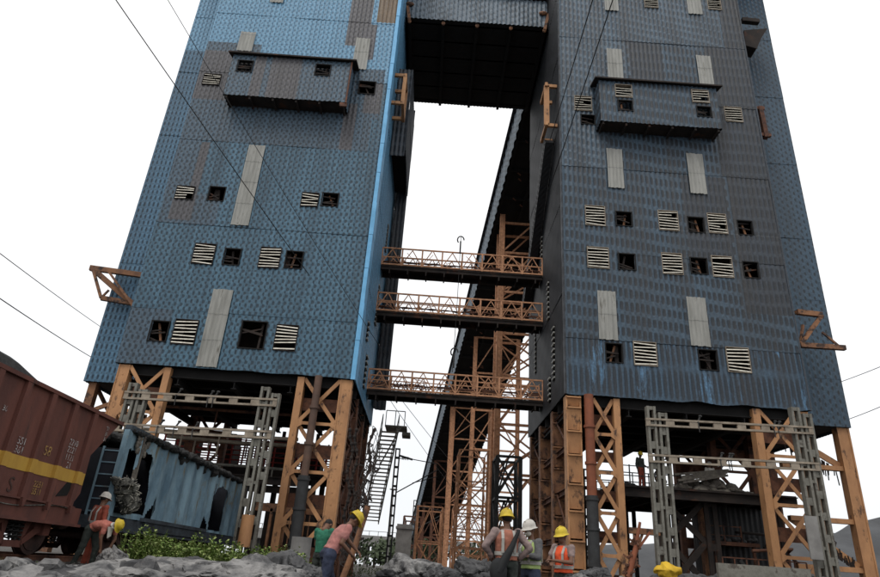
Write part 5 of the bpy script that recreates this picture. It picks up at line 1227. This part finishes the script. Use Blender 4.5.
def person(label, loc, yaw, J, shirt, trousers, helmet=None, vest=None, sleeve=1., extras=None, s=1., group='workers in hard hats'):
    q = dict(STAND); q.update(J); q = {k:V(v) for k,v in q.items()}
    look = q.pop('look').normalized(); root = thing('person', label, 'person', loc, group); root.rotation_euler = (0,0,yaw); root.scale = (s,s,s)
    # body --------------------------------------------------
    mb = MB()
    side = (q['shL']-q['shR']).normalized()
    torso(mb,[q['waist']-V((0,0,.1)),q['waist'],q['chest'],q['neck']-(q['neck']-q['chest'])*.3,q['neck']],[.14,.135,.155,.13,.06],[.1,.09,.11,.08,.055],side)
    tap(mb,q['neck']-(q['head']-q['neck'])*.3,q['head'],.055,.05)
    up_ = (q['head']-q['neck']).normalized(); lat = look.cross(up_).normalized(); f_ = up_.cross(lat).normalized()
    if f_.dot(look) < 0: f_ = -f_
    rot = Matrix((lat,f_,up_)).transposed(); H = q['head']
    mb.ell(H+up_*.02,.075,.095,.105,0,16,12,rot); mb.ell(H-up_*.06+f_*.03,.055,.06,.055,0,12,8,rot)     # skull, jaw
    mb.ell(H+f_*.10-up_*.012,.016,.024,.026,0,8,6,rot); mb.ell(H+f_*.085-up_*.055,.028,.016,.012,0,8,6,rot)  # nose, mouth
    for sg in (-1,1): mb.ell(H+lat*sg*.077,.014,.022,.034,0,8,6,rot); mb.ell(H+f_*.083+lat*sg*.03+up_*.028,.02,.014,.008,0,8,6,rot)
    for S_ in 'LR':
        sh,el,ha = q['sh'+S_],q['el'+S_],q['ha'+S_]; tap(mb,sh,el,.052,.04); tap(mb,el,ha,.04,.027)
        d = (ha-el).normalized(); sd_ = d.cross(V((0,0,1)) if abs(d.z)<.9 else V((0,1,0))).normalized(); nn = d.cross(sd_)
        palm = ha+d*.05; rotp = Matrix((sd_,nn,d)).transposed(); mb.ell(palm,.04,.018,.055,0,10,8,rotp)
        for k,(o_,L) in enumerate(((-.03,.062),(-.01,.075),(.011,.07),(.03,.055))):
            b0 = palm+sd_*o_+d*.03; b1 = b0+d*L*.55+nn*.012; b2 = b1+d*L*.4+nn*.03; mb.tube([b0,b1,b2],[.0105,.01,.008],6); mb.ell(b2,.008,.008,.008,0,6,4)
        b0 = palm-sd_*.03-d*.02; b1 = b0-sd_*.03+d*.03; mb.tube([b0,b1,b1+d*.03+nn*.01],[.013,.012,.009],6)
        hp,kn,an = q['hip'+S_],q['knee'+S_],q['ank'+S_]; tap(mb,hp,kn,.085,.055); tap(mb,kn,an,.052,.036)
    remeshed(mb,'body',M['skin'],root,.0105)
    mb = MB()
    for sg in (-1,1): mb.ell(H+f_*.092+lat*sg*.03+up_*.01,.012,.008,.007,0,8,6,rot)
    mb.build('eyes', M['eye'], root, True)
    mb = MB(); mb.ell(H+up_*.035-f_*.018,.083,.095,.098,0,14,10,rot); mb.build('hair', M['hair'], root, True)
    # shoes
    for S_ in 'LR':
        an = q['ank'+S_]; mb = MB(); ff = V((look.x,look.y,0)); ff = ff.normalized() if ff.length > .3 else V((0,-1,0)); r2 = Matrix((ff.cross(V((0,0,1))),ff,V((0,0,1)))).transposed()
        mb.ell(an+ff*.07-V((0,0,.045)),.048,.14,.05,0,12,8,r2); mb.tube([an-V((0,0,.04)),an+V((0,0,.05))],[.052,.048],10); mb.build('shoe', M['bag'], root, True)
    # trousers
    mb = MB(); hs = (q['hipL']-q['hipR']).normalized(); mid = (q['hipL']+q['hipR'])/2; torso(mb,[mid-V((0,0,.06)),mid,q['waist']],[.165,.175,.15],[.11,.125,.105],hs)
    for S_ in 'LR': tap(mb,q['hip'+S_],q['knee'+S_],.108,.078); tap(mb,q['knee'+S_],q['ank'+S_]+V((0,0,.02)),.078,.062)
    remeshed(mb,'trousers',trousers,root,.014,.012)
    # shirt
    mb = MB(); nd_ = q['neck']-q['chest']; low = q['waist']+(mid-q['waist'])*.6
    torso(mb,[low,q['waist'],q['chest'],q['chest']+nd_*.65,q['neck']-nd_*.06],[.17,.162,.185,.165,.075],[.128,.12,.132,.10,.07],side)
    for S_ in 'LR':
        sh,el,ha = q['sh'+S_],q['el'+S_],q['ha'+S_]
        if sleeve >= 1: tap(mb,sh,el,.072,.058); tap(mb,el,el.lerp(ha,.88),.058,.044)
        else: tap(mb,sh,sh.lerp(el,sleeve),.072,.064)
    remeshed(mb,'shirt',shirt,root,.014,.01)
    if vest:
        mb = MB(); torso(mb,[low-V((0,0,.0)),q['waist'],q['chest'],q['chest']+nd_*.6,q['neck']-nd_*.12],[.185,.178,.2,.165,.09],[.145,.14,.152,.118,.085],side); remeshed(mb,'vest',vest,root,.014,.008)
        mb = MB()
        fa = side.cross((q['neck']-q['waist']).normalized())
        def ring(c,w_,d_,hgt):
            n = 22; vs=[]; ax = (q['neck']-q['waist']).normalized()
            for k in range(n):
                a_ = 2*math.pi*k/n; e = side*w_*math.cos(a_)+fa*d_*math.sin(a_); vs += [c+e-ax*hgt/2,c+e+ax*hgt/2]
            mb.add(vs,[(2*k,(2*k+2)%(2*n),(2*k+3)%(2*n),2*k+1) for k in range(n)],0,True)
        ring(q['waist']+nd_*.15,.196,.157,.055)
        for sg in (-1,1):
            for fs_ in (-1,1): mb.beam(q['waist']+nd_*.2+side*sg*.1+fa*fs_*.148,q['chest']+side*sg*.1+fa*fs_*.152,.045,.012,0,side.cross(V((0,0,1)))); mb.beam(q['chest']+side*sg*.1+fa*fs_*.152,q['neck']-nd_*.2+side*sg*.09+fa*fs_*.075,.045,.012)
        mb.build('reflective_tape', M['reflect'], root, True)
    if helmet:
        mb = MB(); n = 22; prof = [(.148,.028),(.142,.036),(.122,.04),(.12,.075),(.11,.115),(.085,.15),(.05,.168),(0,.174)]; vs=[]
        for r_,h in prof:
            for k in range(n):
                a_ = 2*math.pi*k/n; rr = r_*.95; fy = 1.12
                bx = 1.18 if (r_ > .13 and math.sin(a_) > .3) else 1
                vs.append(H+lat*rr*math.cos(a_)*.95+f_*rr*math.sin(a_)*fy*bx+up_*(h-(.012 if bx>1 else 0)))
        mb.add(vs,[(i*n+k,i*n+(k+1)%n,(i+1)*n+(k+1)%n,(i+1)*n+k) for i in range(len(prof)-1) for k in range(n)]+[tuple(range(n))],0,True)
        mb.beam(H+f_*-.1+up_*.15,H+up_*.183,.03,.012,0,up_); mb.beam(H+up_*.183,H+f_*.1+up_*.15,.03,.012,0,up_)
        mb.build('helmet', helmet, root, True)
    if extras: extras(root,q,side,H,f_,up_,lat)
    return root
# bending worker, side on, facing right and a little away
def exA(root,q,side,H,f_,up_,lat):
    mb = MB(); torso(mb,[q['neck']-V((.0,.05,0)),q['neck'].lerp(H,.6)],[.12,.09],[.1,.085],side); remeshed(mb,'neck_cloth',M['white_cloth'],root,.014,.012)
    mb = MB(); mb.prism([(-.09,0),(.09,0),(.07,-.2),(-.03,-.26)],'y',-.01,.01); o = mb.build('scarf_end', M['white_cloth'], root, True); o.location = q['shR'].lerp(H,.4)+V((0,-.03,-.02))
person('worker in a salmon shirt and yellow helmet bending over by the maroon wagon', tuple(P(84,569,15.)), R(76), dict(hipL=(.09,.08,.90),hipR=(-.09,.08,.90),kneeL=(.16,-.03,.47),kneeR=(-.12,.12,.49),ankL=(.17,-.02,.09),ankR=(-.12,.26,.09),
    waist=(0,-.03,.98),chest=(0,-.27,1.0),neck=(0,-.46,.99),shL=(.18,-.42,.97),shR=(-.18,-.42,.97),elL=(.2,-.48,.70),elR=(-.2,-.40,.70),haL=(.1,-.46,.48),haR=(-.14,-.42,.48),head=(0,-.6,1.02),look=(0,-.8,-.6)),
    M['salmon'], M['trouser'], M['hel_y'], sleeve=.5, extras=exA, s=.9)
person('worker in a dark orange vest and white helmet standing between the two wagons', tuple(P(105,494,15.9)-V((0,0,1.68))), R(150), dict(look=(0,-1,-.3),haL=(.15,-.25,1.0),haR=(-.12,-.25,1.0)), M['vest_red'], M['vest_red'], M['hel_w'], M['vest_red'])
# two workers by the blue tower leg
person('man in a green t-shirt beside the blue tower leg, half hidden', (-1.74,11.9,-.66), R(150), dict(head=(.02,-.12,1.50),look=(0,-1,-.4),haL=(.22,-.3,1.0),elL=(.26,-.1,1.1)), M['green_cloth'], M['trouser'], None, sleeve=.45, s=.84)
person('worker in a pink shirt, navy trousers and yellow helmet leaning beside the man in green', (-1.52,11.4,-.80), R(118), dict(hipL=(.10,.04,.92),hipR=(-.10,.04,.92),waist=(0,-.02,1.03),chest=(0,-.14,1.25),neck=(0,-.25,1.38),shL=(.17,-.22,1.34),shR=(-.17,-.2,1.34),elL=(.22,-.38,1.16),elR=(-.2,-.1,1.10),haL=(.1,-.5,1.02),haR=(-.16,-.3,.95),head=(0,-.36,1.49),look=(0,-1,-.5),kneeL=(.14,-.12,.5),ankL=(.16,-.1,.09),kneeR=(-.12,.1,.5),ankR=(-.13,.24,.09)), M['pink'], M['navy_cloth'], M['hel_y'], sleeve=.6, s=1.)
def exC(root,q,side,H,f_,up_,lat):
    mb = MB(); a_ = q['shR']+V((.02,.13,.03)); b_ = q['hipL']+V((.08,.17,-.12)); mb.tube([a_,a_.lerp(b_,.4)+V((0,.07,0)),b_],[.025,.045,.09],8); mb.ell(b_,.14,.08,.2,0,14,10); mb.tube([a_+V((0,-.1,0)),a_,q['shR']+V((0,-.12,-.1))],.022,6)
    mb.build('shoulder_bag', M['bag'], root, True)
person('man in a dusty orange vest and yellow helmet seen from behind, hands on hips', (1.38,11.,-.76), R(188), dict(elL=(.37,.06,1.14),elR=(-.37,.06,1.14),haL=(.22,-.06,.98),haR=(-.22,-.06,.98),head=(0,-.02,1.56)), M['khaki'], M['trouser'], M['hel_y'], M['vest_or'], sleeve=1., extras=exC, s=1.02)
def exD(root,q,side,H,f_,up_,lat):
    mb = MB(); mb.ell(H+f_*.06-up_*.045,.062,.055,.05,0,12,8); mb.build('face_mask', M['white_cloth'], root, True)
person('man in a lime vest, white helmet and face mask with folded arms', (1.86,11.5,-.84), R(-55), dict(elL=(.26,-.08,1.13),elR=(-.26,-.08,1.13),haL=(-.1,-.22,1.17),haR=(.1,-.25,1.15),look=(.1,-1,-.1)), M['grey_cloth'], M['navy_cloth'], M['hel_w'], M['vest_lime'], extras=exD, s=1.)
def exE(root,q,side,H,f_,up_,lat):
    pass
person('worker in yellow helmet and bright orange vest standing against the battened pillar', (2.58,12.3,-.86), R(-50), dict(elL=(.26,-.1,1.12),elR=(-.25,-.12,1.12),haL=(.02,-.3,1.14),haR=(-.05,-.3,1.1),look=(.0,-1,-.1)), M['khaki'], M['trouser'], M['hel_y'], M['vest_hot'], sleeve=.5, s=1.)
person('small figure in dark red trousers standing on the right platform', (10.15,30.4,4.12), R(30), dict(haL=(.2,-.2,1.0)), M['trouser'], M['vest_red'], M['hel_y'], s=.97)
person('dark crouching figure on the right platform behind the gantry', (11.2,30.6,4.12), R(-40), dict(hipL=(.1,.1,.38),hipR=(-.1,.1,.38),kneeL=(.16,-.3,.5),kneeR=(-.16,-.3,.5),ankL=(.14,-.12,.09),ankR=(-.14,-.12,.09),waist=(0,.06,.48),chest=(0,-.08,.70),neck=(0,-.17,.84),shL=(.18,-.15,.80),shR=(-.18,-.15,.80),elL=(.22,-.35,.62),elR=(-.22,-.35,.62),haL=(.1,-.5,.5),haR=(-.1,-.5,.5),head=(0,-.24,.97),look=(0,-1,-.3)), M['grey_cloth'], M['trouser'], M['hel_w'])
person('far small figure in a white shirt on the right platform beside the sacks', (14.,31.6,4.12), R(0), dict(), M['white_cloth'], M['trouser'], M['hel_w'], s=.95)
